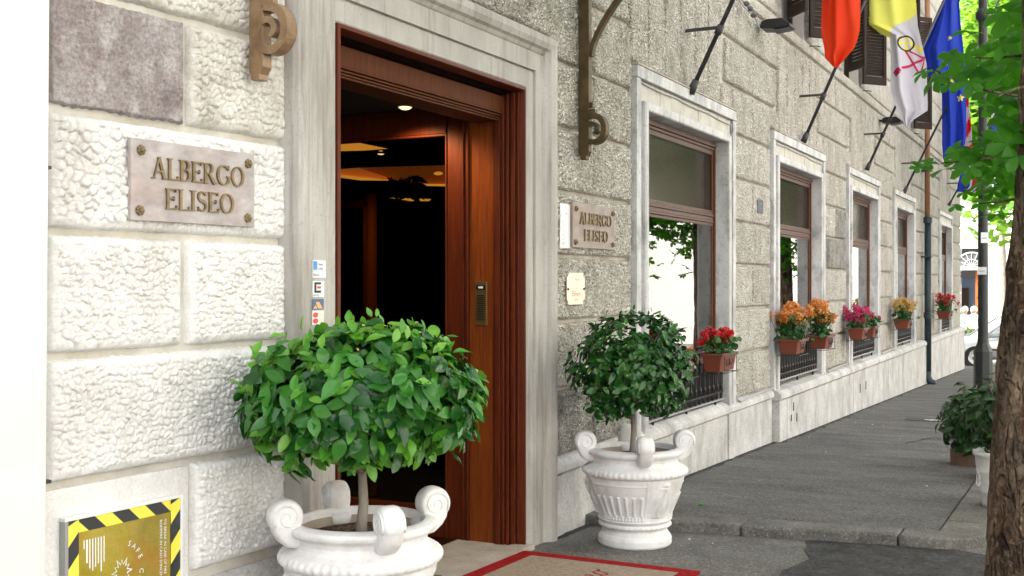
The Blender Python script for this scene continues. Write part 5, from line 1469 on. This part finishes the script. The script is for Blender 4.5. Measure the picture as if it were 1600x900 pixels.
# downpipe
t = thing("downpipe", "downpipe on the facade, copper coloured above and blue black below", "downpipe", (0, 24.0, -2.0))
yd = 0
MB().tube([(.11, yd, 3.24), (.11, yd, 8)], .052, "copper_pipe", 12).build("copper_pipe", t, smooth=True)
MB().tube([(.12, yd, .09), (.12, yd, 3.24)], .066, "pipe_blue_black", 14).build("iron_pipe", t, smooth=True)
MB().tube([(.12, yd, 3.18), (.12, yd, 3.30)], .085, "pipe_blue_black", 14).build("collar", t, smooth=False); MB().tube([(.12, yd, 1.30), (.12, yd, 1.42)], .080, "pipe_blue_black", 14).build("collar", t)
MB().tube([(.12, yd, .26), (.12, yd, .14), (.17, yd - .02, .05), (.26, yd - .03, .02)], [.07, .07, .07, .07], "pipe_blue_black", 12).build("shoe", t, smooth=True)
for z in (2.5, 4.2): MB().box(-.03, .2, yd - .13, yd + .13, z, z + .03, "iron_grey").build("clip", t)

# ------------------------------------------------------------------ flower boxes
gl = [leaf_mesh("leaf", .045, .045, "leaf_geranium", fold=.2, curl=.3, n=4, shape='round') for _ in range(4)]
def petalset(mat): return [leaf_mesh("petal", .030, .028, mat, fold=.3, curl=.3, n=2, shape='round') for _ in range(3)]
def flower_box(cy, cz, L, petal, label, hgt=.16, spread=.14, nfl=14, cx=.16, W=.17, dens=1.0, loose=0):
    t = thing("flower_box", label, "flower box", (cx, cy, cz), group="terracotta flower boxes on the railings")
    h = .15
    mb = MB()
    def tr(s0, s1, z0, z1, m="terracotta"):
        vs = []
        for z, s_ in ((z0, s0), (z1, s1)):
            for x, y in ((-1, -1), (1, -1), (1, 1), (-1, 1)): vs.append((x * W / 2 * s_, y * (L / 2 - W / 2 * (1 - s_)), z))
        return vs
    vs = tr(.74, 1.0, 0, h) ; mb.add(vs, [(0, 3, 2, 1), (0, 1, 5, 4), (1, 2, 6, 5), (2, 3, 7, 6), (3, 0, 4, 7)], "terracotta")
    mb.add([(x * W / 2 * .9, y * L / 2 * .95, h - .02) for x, y in ((-1, -1), (1, -1), (1, 1), (-1, 1))], [(0, 1, 2, 3)], "soil")
    mb.build("trough", t, bevel=.004)
    mb = MB()
    for a, b_, c_, d_ in ((-W / 2 - .012, W / 2 + .012, -L / 2 - .012, -L / 2 + .004), (-W / 2 - .012, W / 2 + .012, L / 2 - .004, L / 2 + .012), (-W / 2 - .012, -W / 2 + .004, -L / 2 + .004, L / 2 - .004), (W / 2 - .004, W / 2 + .012, -L / 2 + .004, L / 2 - .004)):
        mb.box(a, b_, c_, d_, h - .015, h + .004, "terracotta")
    mb.build("rim", t, bevel=.003)
    mb = MB(); x = W / 2 + .014
    mb.tube([(-W / 2, L / 2 * .8, h * .95), (x, L / 2 * .8, h * .95), (x, L / 2 * .8, -.01), (-W / 2 - .03, L / 2 * .8, -.02)], .004, "iron_black", 5); mb.tube([(-W / 2, -L / 2 * .8, h * .95), (x, -L / 2 * .8, h * .95), (x, -L / 2 * .8, -.01), (-W / 2 - .03, -L / 2 * .8, -.02)], .004, "iron_black", 5)
    mb.tube([(x, -L / 2 - .01, -.01), (x, L / 2 + .01, -.01)], .004, "iron_black", 5); mb.tube([(x, -L / 2 - .01, h * .9), (x, L / 2 + .01, h * .9)], .004, "iron_black", 5)
    sc_ = [(x, L * .16 * math.cos(a * .5) * (1 - a / 16), h * .45 + .05 * math.sin(a * .5) * (1 - a / 16)) for a in range(0, 14)]
    mb.tube(sc_, .004, "iron_black", 5); mb.tube([(p[0], p[1] - L * .2, p[2]) for p in sc_], .004, "iron_black", 5)
    mb.build("wire_holder", t)
    it = []
    for _ in range(int(130 * dens)):
        y = random.uniform(-L / 2, L / 2) * 1.05; xx = random.gauss(0, W * .32); z = h + random.uniform(-.02, hgt * .8)
        it.append((random.choice(gl), orient((xx, y, z), (random.gauss(0, .6) + xx * 4, random.gauss(0, .6), .7), (random.gauss(0, 1), random.gauss(0, 1), random.gauss(0, .4)), random.uniform(.8, 1.5))))
    merge_leaves(it, "foliage", t, ["leaf_geranium"])
    it = []; ps = petalset(petal)
    st = MB()
    for k in range(nfl):
        y = random.uniform(-L / 2, L / 2) * .95; xx = random.gauss(0, W * .36); z = h + hgt * random.uniform(.55, 1.15) * (1 - .3 * (abs(y) / (L / 2)) ** 2)
        st.tube([(xx * .5, y * .8, h - .02), (xx, y, z)], .0025, "leaf_geranium", 4)
        for q in range(26):
            dr = Vector((random.gauss(0, 1), random.gauss(0, 1), random.gauss(.3, 1))).normalized()
            it.append((random.choice(ps), orient(Vector((xx, y, z)) + dr * random.uniform(.012, .038) * (1 + loose), dr, (random.gauss(0, 1), random.gauss(0, 1), random.gauss(0, 1)), random.uniform(.8, 1.3))))
    st.build("stems", t)["kind"] = "stuff"
    o = merge_leaves(it, "blossoms", t, [petal])
    return t
# centres: (px, py of trough centre) solved on the plane x = cx
def fb(px, py, L, petal, label, **k):
    q = PX(px, py, k.get('cx', .16)); flower_box(q.y, q.z - .075, L, petal, label, **k)
fb(1061, 573, .34, "petal_orange", "flower box half hidden behind the further clipped tree", nfl=3, dens=.3, hgt=.06)
fb(1124, 565, .46, "petal_red", "flower box of bright red geraniums on the nearest window railing", nfl=26, hgt=.17, cx=.17)
fb(1239, 541, .42, "petal_orange", "tall orange flowers in the nearer box under the second window", nfl=44, hgt=.32, dens=1.5, loose=.5, cx=.2, W=.2)
fb(1284, 534, .44, "petal_orange", "loose orange flowers in the farther box under the second window", nfl=34, hgt=.34, dens=1.6, loose=.6, cx=.2, W=.2)
fb(1341, 521, .42, "petal_pink", "flower box of dense pink geraniums under the third window", nfl=46, hgt=.24, dens=1.0, cx=.2, W=.20, loose=.3)
fb(1358, 518, .4, "petal_pink", "second trough of pink geraniums beside the dense pink one", nfl=12, hgt=.16, cx=.2, W=.2)
fb(1411, 506, .46, "petal_yellow", "flower box of yellow orange blooms under the fourth window", nfl=34, hgt=.30, dens=1.4, loose=.4, cx=.22, W=.24)
fb(1476, 492, .5, "petal_red", "flower box of deep red blooms under the last window", nfl=34, hgt=.32, dens=1.3, loose=.5, cx=.24, W=.26)

# ------------------------------------------------------------------ lamp post
LPx = PK(1536, 442, 12.2); zb = walk_z(LPx.y)
t = thing("lamp_post", "dark green iron lamp post with octagonal base at the kerb", "lamp post", (LPx.x, LPx.y, zb))
MB().lathe([(.115, -.05), (.115, .10), (.098, .13), (.096, .97), (.085, 1.0), (.060, 1.06), (.056, 1.09)], "lamp_paint", 8).build("octagonal_base", t, bevel=.006)
MB().lathe([(.056, 1.07), (.052, 1.2), (.050, 2.6), (.046, 3.6), (.044, 5.0), (.040, 7.5)], "lamp_paint", 20).build("shaft", t, smooth=True)
MB().lathe([(.045, 4.46), (.075, 4.50), (.075, 4.56), (.045, 4.60)], "lamp_paint", 20).build("collar", t, smooth=True)
for px, py, w_, h_ in [(1541, 371, .075, .11), (1532, 423, .09, .08)]:
    q = PK(px, py, 12.09) - Vector((LPx.x, LPx.y, zb)); dirc = Vector((q.x, q.y, 0)).normalized(); 
    sx = Vector((-dirc.y, dirc.x, 0)); c = Vector((dirc.x * .049, dirc.y * .049, q.z))
    st_ = thing("small_sticker", "white paper sticker high on the lamp post" if py < 400 else "white paper sticker lower on the lamp post", "sticker", tuple(Vector((LPx.x, LPx.y, zb)) + c), group="paper stickers on the lamp post")
    MB().prism([-sx * w_ / 2 - Vector((0, 0, h_ / 2)), sx * w_ / 2 - Vector((0, 0, h_ / 2)), sx * w_ / 2 + Vector((0, 0, h_ / 2)), -sx * w_ / 2 + Vector((0, 0, h_ / 2))], dirc * .006, "paper_white").build("paper", st_)
    MB().prism([-sx * w_ * .35 - Vector((0, 0, h_ * .1)), sx * w_ * .3 - Vector((0, 0, h_ * .1)), sx * w_ * .3, -sx * w_ * .35], dirc * .008, "ink_grey").build("print", st_)

# ------------------------------------------------------------------ kerbside shrubs
def shrub(c, rx, rz, n, nobj, L, label, potf):
    t = thing("potted_shrub", label, "shrub", c, group="leafy shrubs at the kerb")
    potf(t)
    mb = MB(); it = []
    var = [leaf_mesh("leaf", L * random.uniform(.8, 1.2), L * .42, "leaf_shrub", fold=.3, curl=.3) for _ in range(5)]
    for k in range(20):
        a = random.uniform(0, 6.28); e = random.uniform(.1, 1.4); d = Vector((math.cos(a) * math.cos(e) * rx, math.sin(a) * math.cos(e) * rx, math.sin(e) * rz * 1.7 + .1))
        mb.tube([(0, 0, .15), d * .5 + Vector((0, 0, .15)), d + Vector((0, 0, .15))], [.012, .007, .003], "bark_smooth", 5)
    mb.build("stems", t)
    single = 0
    for k in range(n):
        d = Vector((random.gauss(0, 1), random.gauss(0, 1), random.gauss(0, 1))).normalized(); r = random.uniform(.35, 1) ** .6 * (1 + .22 * math.sin(5 * d.x + 3 * d.z) * math.cos(4 * d.y))
        p = Vector((d.x * rx * r, d.y * rx * r, rz + .12 + d.z * rz * r)); m = orient(p, d + Vector((random.gauss(0, .5), random.gauss(0, .5), .6)), d + Vector((random.gauss(0, .6), random.gauss(0, .6), random.gauss(0, .6))), random.uniform(.8, 1.2))
        it.append((random.choice(var), m))
    for me, m in it[:nobj]:
        o = bpy.data.objects.new("leaf", me); COL.objects.link(o); o.parent = t; o.matrix_local = m
    merge_leaves(it[nobj:], "foliage", t, ["leaf_shrub"])
def planter(t):
    MB().box(-.17, .17, -.13, .13, -.02, .15, "terracotta_old").build("planter", t, bevel=.015)
q = PK(1518, 700, 10.4); shrub((q.x, q.y, walk_z(q.y)), .25, .29, 700, 160, .10, "dark leafy shrub in a worn terracotta planter before the lamp post", planter)
q = PK(1556, 700, 9.6); shrub((q.x, q.y, walk_z(q.y) + .0), .24, .34, 700, 160, .10, "dark shrub rising beside the trunk in front of the lamp post", lambda t: MB().lathe([(.12, -.03), (.17, .22), (.18, .24)], "terracotta_old", 16).build("planter", t))
shrub((P3.x, P3.y, P3.z + .28), .20, .22, 420, 100, .09, "dark shrub growing in the pale urn behind the trunk", lambda t: None)

# ------------------------------------------------------------------ street trees
def palmate(name, s, mat):
    vs, fs = [], []
    nl = 5
    for k in range(nl):
        a = R(-115 + 230 * k / (nl - 1)); L = s * (1.0 - .38 * abs(k - 3) / 3); W = L * .62; n = 5; o = len(vs)
        dr = random.uniform(.05, .35)
        for i in range(n + 1):
            t = i / n; w = max(.02, (t ** .8) * math.sqrt(max(0, 1 - t ** 4)) * 1.35) * W / 2 if t < 1 else 0
            z = -dr * L * t * t
            for sx in (-1, 0, 1):
                x, y = sx * w, L * t
                vs.append((x * math.cos(a) + y * math.sin(a), -x * math.sin(a) + y * math.cos(a), z + abs(sx) * w * .25))
        for i in range(n):
            for q in (0, 1): fs.append((o + 3 * i + q, o + 3 * i + q + 1, o + 3 * i + 4 + q, o + 3 * i + 3 + q))
    me = bpy.data.meshes.new(name); me.from_pydata(vs, [], fs); me.materials.append(M[mat]); me.polygons.foreach_set("use_smooth", [True] * len(fs)); me.update()
    return me
def trunk_mesh(pts, rads, n, rough, name, parent, mat="bark_tree"):
    """bark trunk with plates modelled in"""
    pts = [Vector(p) for p in pts]
    seg = 60; vs, fs = [], []
    for i in range(seg + 1):
        q = i / seg * (len(pts) - 1); k = min(int(q), len(pts) - 2); f = q - k
        c = pts[k].lerp(pts[k + 1], f); r = rads[k] + (rads[k + 1] - rads[k]) * f
        for j in range(n):
            a = 2 * math.pi * j / n
            d = rough * (math.sin(a * 7 + 3 * math.sin(c.z * 6) + math.sin(a * 3 + c.z * 4) * 2) * .5 + math.sin(a * 17 + c.z * 19) * .28 + math.sin(a * 31 + c.z * 43 + 3 * math.sin(c.z * 11)) * .22 + random.uniform(-.25, .25))
            vs.append((c.x + (r + d) * math.cos(a), c.y + (r + d) * math.sin(a), c.z))
    for i in range(seg):
        for j in range(n): fs.append((i * n + j, i * n + (j + 1) % n, (i + 1) * n + (j + 1) % n, (i + 1) * n + j))
    return MB().add(vs, fs, mat).build(name, parent, smooth=True)
tk = 5.35
TB = PK(1617, 442, tk); TB.z = road_z(TB.y)
tree = thing("street_tree", "big street tree with rough brown trunk in the right foreground and palmate leaves", "tree", tuple(TB))
def tp(px, py): return PK(px, py, tk) - TB
trunk_mesh([(0, 0, -.05), tp(1617, 900), tp(1622, 740), tp(1630, 560), tp(1638, 420), tp(1650, 280), tp(1655, 100), tp(1660, -200), tp(1690, -700)], [.27, .215, .205, .192, .175, .168, .160, .15, .13], 64, .010, "trunk", tree)
mb = MB()
def branch(a, b, c, r0, r1): mb.tube([a, b, c], [r0, (r0 + r1) / 2, r1], "bark_tree", 7)
for px1, py1, px2, py2, k2 in [(1600, 160, 1450, 105, 5.6), (1600, 230, 1470, 255, 5.7), (1600, 300, 1530, 318, 5.5), (1610, 80, 1500, 90, 6.0), (1600, 120, 1560, 150, 5.0)]:
    a = tp(1650, py1); b_ = PK((px1 + px2) / 2, (py1 + py2) / 2 + 6, (tk + k2) / 2) - TB; c_ = PK(px2, py2, k2) - TB
    branch(a, b_, c_, .008, .003)
for k in range(9):
    a = k * .7; branch(Vector((.25, 0, 2.9 + .22 * k)), Vector((.25 + math.cos(a) * 1.1, math.sin(a) * 1.1, 3.5 + .3 * k)), Vector((.25 + math.cos(a) * 2.2, math.sin(a) * 2.2, 4.0 + .3 * k)), .07, .015)
mb.build("branches", tree, smooth=True)
pal = [palmate("leaf", .118 * s_, "leaf_chestnut") for s_ in (1.0, 1.1, .9, 1.2)]
camv = Vector((CAMD, 0, 0))
def put_leaf(px, py, k, s, kids=None):
    p = PK(px, py, k); v = (camv - p).normalized()
    nr = (v * .55 + Vector((random.gauss(0, .35), random.gauss(0, .35), .75))).normalized()
    di = Vector((random.gauss(-.4, .5), random.gauss(0, .4), random.gauss(-.35, .3)))
    o = bpy.data.objects.new("leaf", random.choice(pal)); COL.objects.link(o); o.parent = tree; o.matrix_local = orient(p - TB, nr, di, s)
hand = [(1465, 118, 1.0), (1445, 112, .7), (1490, 90, 1.0), (1508, 84, 1.1), (1530, 105, 1.2), (1485, 130, .8), (1515, 128, 1.0), (1548, 140, 1.1), (1568, 118, 1.2), (1590, 100, 1.2), (1560, 170, 1.0), (1585, 155, 1.2), (1600, 130, 1.2),
        (1520, 50, .8), (1563, 70, 1.0), (1585, 60, 1.2), (1600, 30, 1.3), (1575, 20, 1.1), (1455, 256, .7), (1437, 263, .55), (1478, 264, .8), (1500, 250, 1.0), (1515, 262, .9), (1495, 236, .7), (1528, 245, 1.1), (1545, 270, 1.2), (1565, 250, 1.2),
        (1540, 225, 1.0), (1520, 232, .8), (1575, 225, 1.1), (1590, 245, 1.1), (1553, 300, .9), (1540, 318, .8), (1560, 335, .7), (1575, 300, .9), (1492, 322, .55), (1590, 280, 1.1), (1508, 300, .5), (1530, 290, .7), (1585, 190, 1.1), (1600, 215, 1.2), (1570, 195, .9)]
for px, py, s_ in hand:
    put_leaf(px, py, 5.6 + random.uniform(-.35, .5), s_ * .95)
    if s_ >= .9 and px > 1525: put_leaf(px + random.uniform(-18, 22), py + random.uniform(-14, 14), 5.8 + random.uniform(-.3, .5), s_ * .8)
cnt = 0
while cnt < 85:
    px = random.uniform(1535, 1620); py = random.uniform(-10, 345)
    edge_ = 1550 + 25 * math.sin(py / 23) + (30 if py > 270 else 0) + (14 if py < 60 else 0)
    if px < edge_: continue
    put_leaf(px, py, random.uniform(5.6, 8.0), random.uniform(.8, 1.2)); cnt += 1
# the rest of the crown, above and right of the view
def crown(t, cen, rx, rz, n, mesh, ok, sc=(.9, 1.5)):
    it = []; tries = 0; cs = [(Vector((random.gauss(0, 1), random.gauss(0, 1), random.gauss(0, .8))), random.uniform(.25, .5)) for _ in range(40)]
    cs = [(q.normalized() * random.uniform(.35, .95), r) for q, r in cs]
    base = Vector(t.location)
    while len(it) < n and tries < n * 12:
        tries += 1
        q, r = random.choice(cs); d = q + Vector((random.gauss(0, 1), random.gauss(0, 1), random.gauss(0, 1))).normalized() * r * random.random() ** .4
        p = Vector(cen) + Vector((d.x * rx, d.y * rx, d.z * rz))
        if not ok(p): continue
        it.append((random.choice(mesh), orient(p - base, (random.gauss(0, .6), random.gauss(0, .6), 1), (random.gauss(0, 1), random.gauss(0, 1), random.gauss(-.3, .4)), random.uniform(*sc))))
    return merge_leaves(it, "crown", t, [mesh[0].materials[0].name])
def off_view(p):
    a, b_ = to_px(p); 
    return p.z > .4 and (a < -900 or b_ < -90 or a > 1690)
crown(tree, (TB.x + .4, TB.y + .6, 3.4), 3.0, 2.4, 1500, pal, off_view)
for yy, lab in ((23.5, "street tree further along the kerb, seen reflected in the first window"), (31.0, "farther street tree, seen reflected in the second window")):
    t = thing("street_tree", lab, "tree", (4.1, yy, road_z(yy)))
    trunk_mesh([(0, 0, -.05), (0, 0, 1.5), (.05, 0, 3.2), (.1, 0, 5)], [.22, .18, .16, .12], 20, .01, "trunk", t)
    crown(t, (4.4, yy, 2.6), 2.0, 2.4, 3000, pal, lambda p: p.z > .35 + .25 * math.sin(p.y * 3) and (to_px(p)[0] > 1640 or to_px(p)[1] < -60))
# sunlit trees beyond the end of the hotel
def quadleaf(s, mat):
    me = bpy.data.meshes.new("leafcard"); me.from_pydata([(-s * .4, 0, 0), (0, -s * .1, .1 * s), (s * .4, s * .45, 0), (0, s, -.1 * s)], [], [(0, 1, 2, 3)]); me.materials.append(M[mat]); me.update(); return me
ql = [quadleaf(.24, "leaf_far"), quadleaf(.30, "leaf_far"), quadleaf(.2, "leaf_far")]
for (px, k, cz, rx, rz, n, lab) in [(1590, 37, 6.0, 2.5, 4.9, 9000, "sunlit bright green tree beyond the lamp post at the street's end"), (1548, 44, 10.2, 2.0, 2.8, 2200, "smaller sunlit tree top above the street's end")]:
    c_ = PK(px, 442, k); t = thing("far_tree", lab, "tree", (c_.x, c_.y, road_z(c_.y)), group="sunlit trees at the end of the street")
    trunk_mesh([(.5, 0, -.1), (.45, 0, 3), (.1, 0, cz - road_z(c_.y))], [.16, .12, .06], 14, .01, "trunk", t, "bark_smooth")
    crown(t, (c_.x, c_.y, cz), rx, rz, n, ql, lambda p: p.z > 1.2 and not (1400 < to_px(p)[0] < 1500), (.8, 1.4))

# ------------------------------------------------------------------ across the end of the street
FB = thing("white_building", "bleached white building at the end of the street with arched fanlight over its doorway", "building", (0, 0, 0))
YB = 48.0
def fbx(px0, px1, py0, py1, mat, name, d0=0, d1=.1):
    a, b_ = PY(px0, py1, YB), PY(px1, py0, YB)
    return MB().box(a.x, b_.x, YB - d1, YB - d0, a.z, b_.z, mat).build(name, FB)
dl, dr_ = 1498, 1531
a, b_ = PY(dl, 548, YB), PY(dr_ + 8, 392, YB)
mb = MB()
mb.box(-14, a.x, YB, YB + .5, -3.2, 12, "facade_white"); mb.box(b_.x, 14.4, YB, YB + .5, -3.2, 9, "facade_white"); mb.box(a.x, b_.x, YB, YB + .5, PY(1515, 388, YB).z, 12, "facade_white")
mb.box(-14, 9, YB + .5, YB + 8, -3.2, -3.0, "facade_white"); mb.box(a.x, b_.x, YB + 1.2, YB + 1.3, -3.2, 3, "far_grey")
mb.build("facade", FB)
# arched fanlight: half disc with tracery
cx_ = (a.x + b_.x) / 2; rr = (b_.x - a.x) / 2 + .08; z0 = PY(1515, 416, YB).z
mb = MB(); n = 18
arc = [(cx_ + rr * math.cos(math.pi * i / n), YB - .02, z0 + rr * .95 * math.sin(math.pi * i / n)) for i in range(n + 1)]
mb.prism(arc, (0, .04, 0), "far_grey"); mb.build("fanlight", FB)
mb = MB()
mb.tube(arc, .035, "cable_grey", 6)
for k in range(1, 8): mb.tube([(cx_, YB - .05, z0), (cx_ + rr * .95 * math.cos(math.pi * k / 8), YB - .05, z0 + rr * .9 * math.sin(math.pi * k / 8))], .013, "cable_grey", 5)
mb.tube([(cx_ + rr * .5 * math.cos(math.pi * i / n), YB - .05, z0 + rr * .48 * math.sin(math.pi * i / n)) for i in range(n + 1)], .013, "cable_grey", 5)
mb.build("tracery", FB)
fbx(1497, 1540, 416, 422, "facade_white", "lintel", 0, .2); fbx(1499, 1524, 424, 434, "far_grey", "door_panel", -.6, -.5); fbx(1499, 1524, 435, 520, "far_blue", "inner_wall", -.9, -.8)
fbx(1500, 1511, 450, 520, "wood_shutter", "inner_door", -.7, -.6); fbx(1524, 1531.5, 420, 500, "wood_orange", "door_leaf", -.1, 0)
for py in (424, 446, 470): fbx(1525, 1530.5, py + 1, py + 18, "wood_shutter", "door_recess", 0, .012) if False else fbx(1525.2, 1530.4, py + 1, py + 18, "wood_orange", "door_panel", 0, .03)
MB().tube([tuple(PY(1567, 372, YB - .3)), tuple(PY(1567, 470, YB - .3))], .045, "far_grey", 8).build("downpipe", FB)
# opposite side of the street (seen in the window reflections, lights the pavement)
OB = thing("opposite_building", "sunlit cream building across the street, reflected in the windows", "building", (0, 0, 0))
mb = MB(); XO = 14.5
mb.box(XO, XO + 1, -25, 75, -4, 11, "facade_white"); mb.box(XO - .15, XO, -25, 75, 1.8, 2.1, "facade_white")
mb.build("facade", OB)
wn_ = MB().box(XO - .03, XO, 0, 1.3, -.3, 1.5, "window_dark").build("window", OB)
k = 0
for y in range(-20, 72, 5):
    for z in (3.2, 6.6):
        c = wn_ if k == 0 else wn_.copy()
        if k: COL.objects.link(c); c.parent = OB
        c.location = (0, y, z); k += 1

# ------------------------------------------------------------------ cars
def make_car(label, loc, rz, group="cars at the kerb"):
    t = thing("parked_car", label, "car", loc, (0, 0, rz), group)
    # stations along length (x): half width, sill z, belt z
    st = [(-2.05, .62, .42, .62), (-1.98, .74, .30, .78), (-1.7, .82, .24, .90), (-1.1, .85, .22, .94), (0, .86, .22, .93), (.8, .85, .22, .90), (1.2, .84, .24, .84), (1.7, .80, .26, .74), (1.98, .68, .32, .62), (2.06, .52, .42, .54)]
    vs, fs = [], []; m = 12
    for x, w, z0, z1 in st:
        prof = [(0, z0), (.8 * w, z0), (.97 * w, z0 + .1), (w, (z0 + z1) / 2), (.97 * w, z1 - .06), (.88 * w, z1), (0, z1 + .03)]
        ring = [(x, y, z) for y, z in prof] + [(x, -y, z) for y, z in prof[-2:0:-1]]
        vs += ring
    for i in range(len(st) - 1):
        for j in range(m): fs.append((i * m + j, i * m + (j + 1) % m, (i + 1) * m + (j + 1) % m, (i + 1) * m + j))
    fs += [tuple(range(m)), tuple(range((len(st) - 1) * m, len(st) * m))[::-1]]
    o = MB().add(vs, fs, "car_silver").build("body", t, smooth=True); q = o.modifiers.new("s", 'SUBSURF'); q.levels = 1; q.render_levels = 2
    g = [(-1.75, .70, .90), (-1.25, .60, 1.38), (-.2, .62, 1.45), (.35, .58, 1.38), (1.10, .70, .86)]
    vs, fs = [], []
    for x, w, z in g: vs += [(x, w, z), (x, -w, z)]
    base = [(-1.75, .78, .9), (-1.2, .80, .92), (-.2, .80, .92), (.4, .80, .90), (1.10, .74, .86)]
    for x, w, z in base: vs += [(x, w, z), (x, -w, z)]
    for i in range(4):
        fs.append((2 * i, 2 * i + 1, 2 * i + 3, 2 * i + 2)); fs.append((10 + 2 * i, 2 * i, 2 * i + 2, 12 + 2 * i)); fs.append((11 + 2 * i, 13 + 2 * i, 2 * i + 3, 2 * i + 1))
    MB().add(vs, fs, "car_glass").build("glasshouse", t)
    mb = MB()
    for sg in (-1, 1):
        mb.tube([(-1.75, sg * .76, .91), (-1.25, sg * .61, 1.385), (-.2, sg * .63, 1.455), (.35, sg * .59, 1.385), (1.10, sg * .73, .87)], .028, "car_silver", 6); mb.tube([(-.25, sg * .63, 1.44), (-.2, sg * .81, .92)], .028, "car_silver", 6)
    mb.add([(-1.22, .60, 1.395), (-1.22, -.60, 1.395), (-.2, -.62, 1.47), (-.2, .62, 1.47), (.33, .58, 1.395), (.33, -.58, 1.395)], [(0, 1, 2, 3), (3, 2, 5, 4)], "car_silver")
    mb.build("roof", t, smooth=False)
    for x in (-1.28, 1.30):
        for sg in (-1, 1):
            w = MB().lathe([(.0, 0), (.20, .0), (.215, .02), (.30, .03), (.315, .01), (.315, -.16), (.0, -.16)], "tyre", 24)
            w = w.build("wheel", t, autosmooth=40); w.location = (x, sg * .80, .315); w.rotation_euler = (R(-90) * sg, 0, 0)
            rm = MB().lathe([(0, .02), (.06, .025), (.10, .012), (.19, .014), (.20, .024)], "chrome", 16).build("rim", w)
    for sg in (-1, 1):
        MB().ball((1.93, sg * .52, .60), .12, "paper_white", 10, 6, (.6, 1.2, .6)).build("headlight", t, smooth=True); MB().ball((-1.98, sg * .60, .66), .09, "sticker_red", 10, 6, (.5, 1, 1)).build("tail_light", t, smooth=True)
        MB().box(.55, .72, sg * .84 - .03, sg * .92 + .03, .90, 1.02, "car_silver").build("mirror", t, bevel=.02)
    for z, x0 in ((.45, 2.0), (.42, -2.0)): MB().box(x0 - .06, x0 + .06, -.62, .62, z - .03, z + .02, "car_dark").build("bumper_strip", t, bevel=.01)
    for sg in (-1, 1): MB().box(-1.0, 1.0, sg * .862 - .012, sg * .862 + .012, .50, .55, "car_dark").build("side_strip", t, bevel=.004)
    return t
q = PK(1588, 442, 32.5); car = make_car("silver car crossing behind the lamp post at the end of the street", (q.x, q.y, road_z(q.y)), R(180) + YAW - R(8), None)
c2 = copy_tree(car); c2.location = (5.6, 19.0, road_z(19)); c2.rotation_euler = (0, 0, R(88)); c2["label"] = "silver car parked along the road, seen only as a reflection in the first window"

# ------------------------------------------------------------------ people far away
def person(loc, rz, top, legs, label):
    t = thing("person", label, "person", loc, (0, 0, rz), "people standing before the far doorway")
    P_ = {'pel': (0, 0, .95), 'ch': (0, 0, 1.30), 'nk': (0, .01, 1.47), 'hd': (0, .02, 1.60), 'ls': (.17, 0, 1.40), 'le': (.24, -.02, 1.13), 'lh': (.20, .12, .95), 'rs': (-.17, 0, 1.40), 're': (-.25, -.02, 1.13), 'rh': (-.16, .15, 1.0),
          'lk': (.10, .02, .50), 'lf': (.11, -.02, .08), 'lt': (.12, .14, .03), 'rk': (-.10, .02, .50), 'rf': (-.12, -.02, .08), 'rt': (-.13, .14, .03)}
    ks = list(P_); E_ = [('pel', 'ch'), ('ch', 'nk'), ('nk', 'hd'), ('ch', 'ls'), ('ls', 'le'), ('le', 'lh'), ('ch', 'rs'), ('rs', 're'), ('re', 'rh'), ('pel', 'lk'), ('lk', 'lf'), ('lf', 'lt'), ('pel', 'rk'), ('rk', 'rf'), ('rf', 'rt')]
    me = bpy.data.meshes.new("body"); me.from_pydata([P_[k] for k in ks], [(ks.index(a), ks.index(b)) for a, b in E_], [])
    o = bpy.data.objects.new("body", me); COL.objects.link(o); o.parent = t
    o.modifiers.new("skin", 'SKIN'); rad = dict(pel=.15, ch=.155, nk=.055, hd=.095, ls=.065, le=.045, lh=.035, rs=.065, re=.045, rh=.035, lk=.075, lf=.05, lt=.04, rk=.075, rf=.05, rt=.04)
    for i, k in enumerate(ks): me.skin_vertices[0].data[i].radius = (rad[k], rad[k])
    me.skin_vertices[0].data[0].use_root = True
    q = o.modifiers.new("sub", 'SUBSURF'); q.levels = 1; q.render_levels = 2
    for m in ("skin", top, legs): me.materials.append(M[m])
    o.modifiers["skin"].use_smooth_shade = True
    o.data.materials[0] = M[top]
    MB().tube([(.10, .01, .98), (.11, .02, .5), (.12, -.01, .08)], [.13, .095, .075], legs, 10).tube([(-.10, .01, .98), (-.11, .02, .5), (-.12, -.01, .08)], [.13, .095, .075], legs, 10).tube([(0, 0, 1.02), (0, 0, .88)], [.185, .17], legs, 12).build("trousers", t, smooth=True)
    MB().ball((0, .03, 1.61), .108, "skin", 12, 9, (.85, .95, 1.12)).ball((0, .135, 1.60), .018, "skin", 6, 5).build("face", t, smooth=True)
    MB().ball((0, .0, 1.645), .118, "hair_white", 12, 9, (.9, 1, .95)).build("hair", t, smooth=True)
q = PK(1508, 442, 38.5); person((q.x, q.y, road_z(q.y)), R(170), "shirt_lilac", "trouser_grey", "person in greyish lilac jacket standing left before the far doorway")
q = PK(1522, 442, 38.0); person((q.x, q.y, road_z(q.y)), R(150), "shirt_white", "trouser_dark", "person in white shirt and dark trousers beside the far doorway")
q = PK(1508, 442, 34.5)
gr = MB()
for k in range(260):
    d = Vector((random.gauss(0, .3), random.gauss(0, .3), abs(random.gauss(0, .4)))); c_ = Vector((q.x, q.y, road_z(q.y) + .3)) + d; s_ = .06
    gr.add([c_ + Vector((random.gauss(0, s_), random.gauss(0, s_), random.gauss(0, s_))) for _ in range(3)], [(0, 1, 2)], "leaf_far")
tag(gr.build("bush"), "small pale green bush at the corner beyond the hotel", "bush")
for o in COL.objects:                            # any mesh shared by singles keeps plain names
    if o.type == 'EMPTY' and "label" in o and not o.name: o.name = "thing"
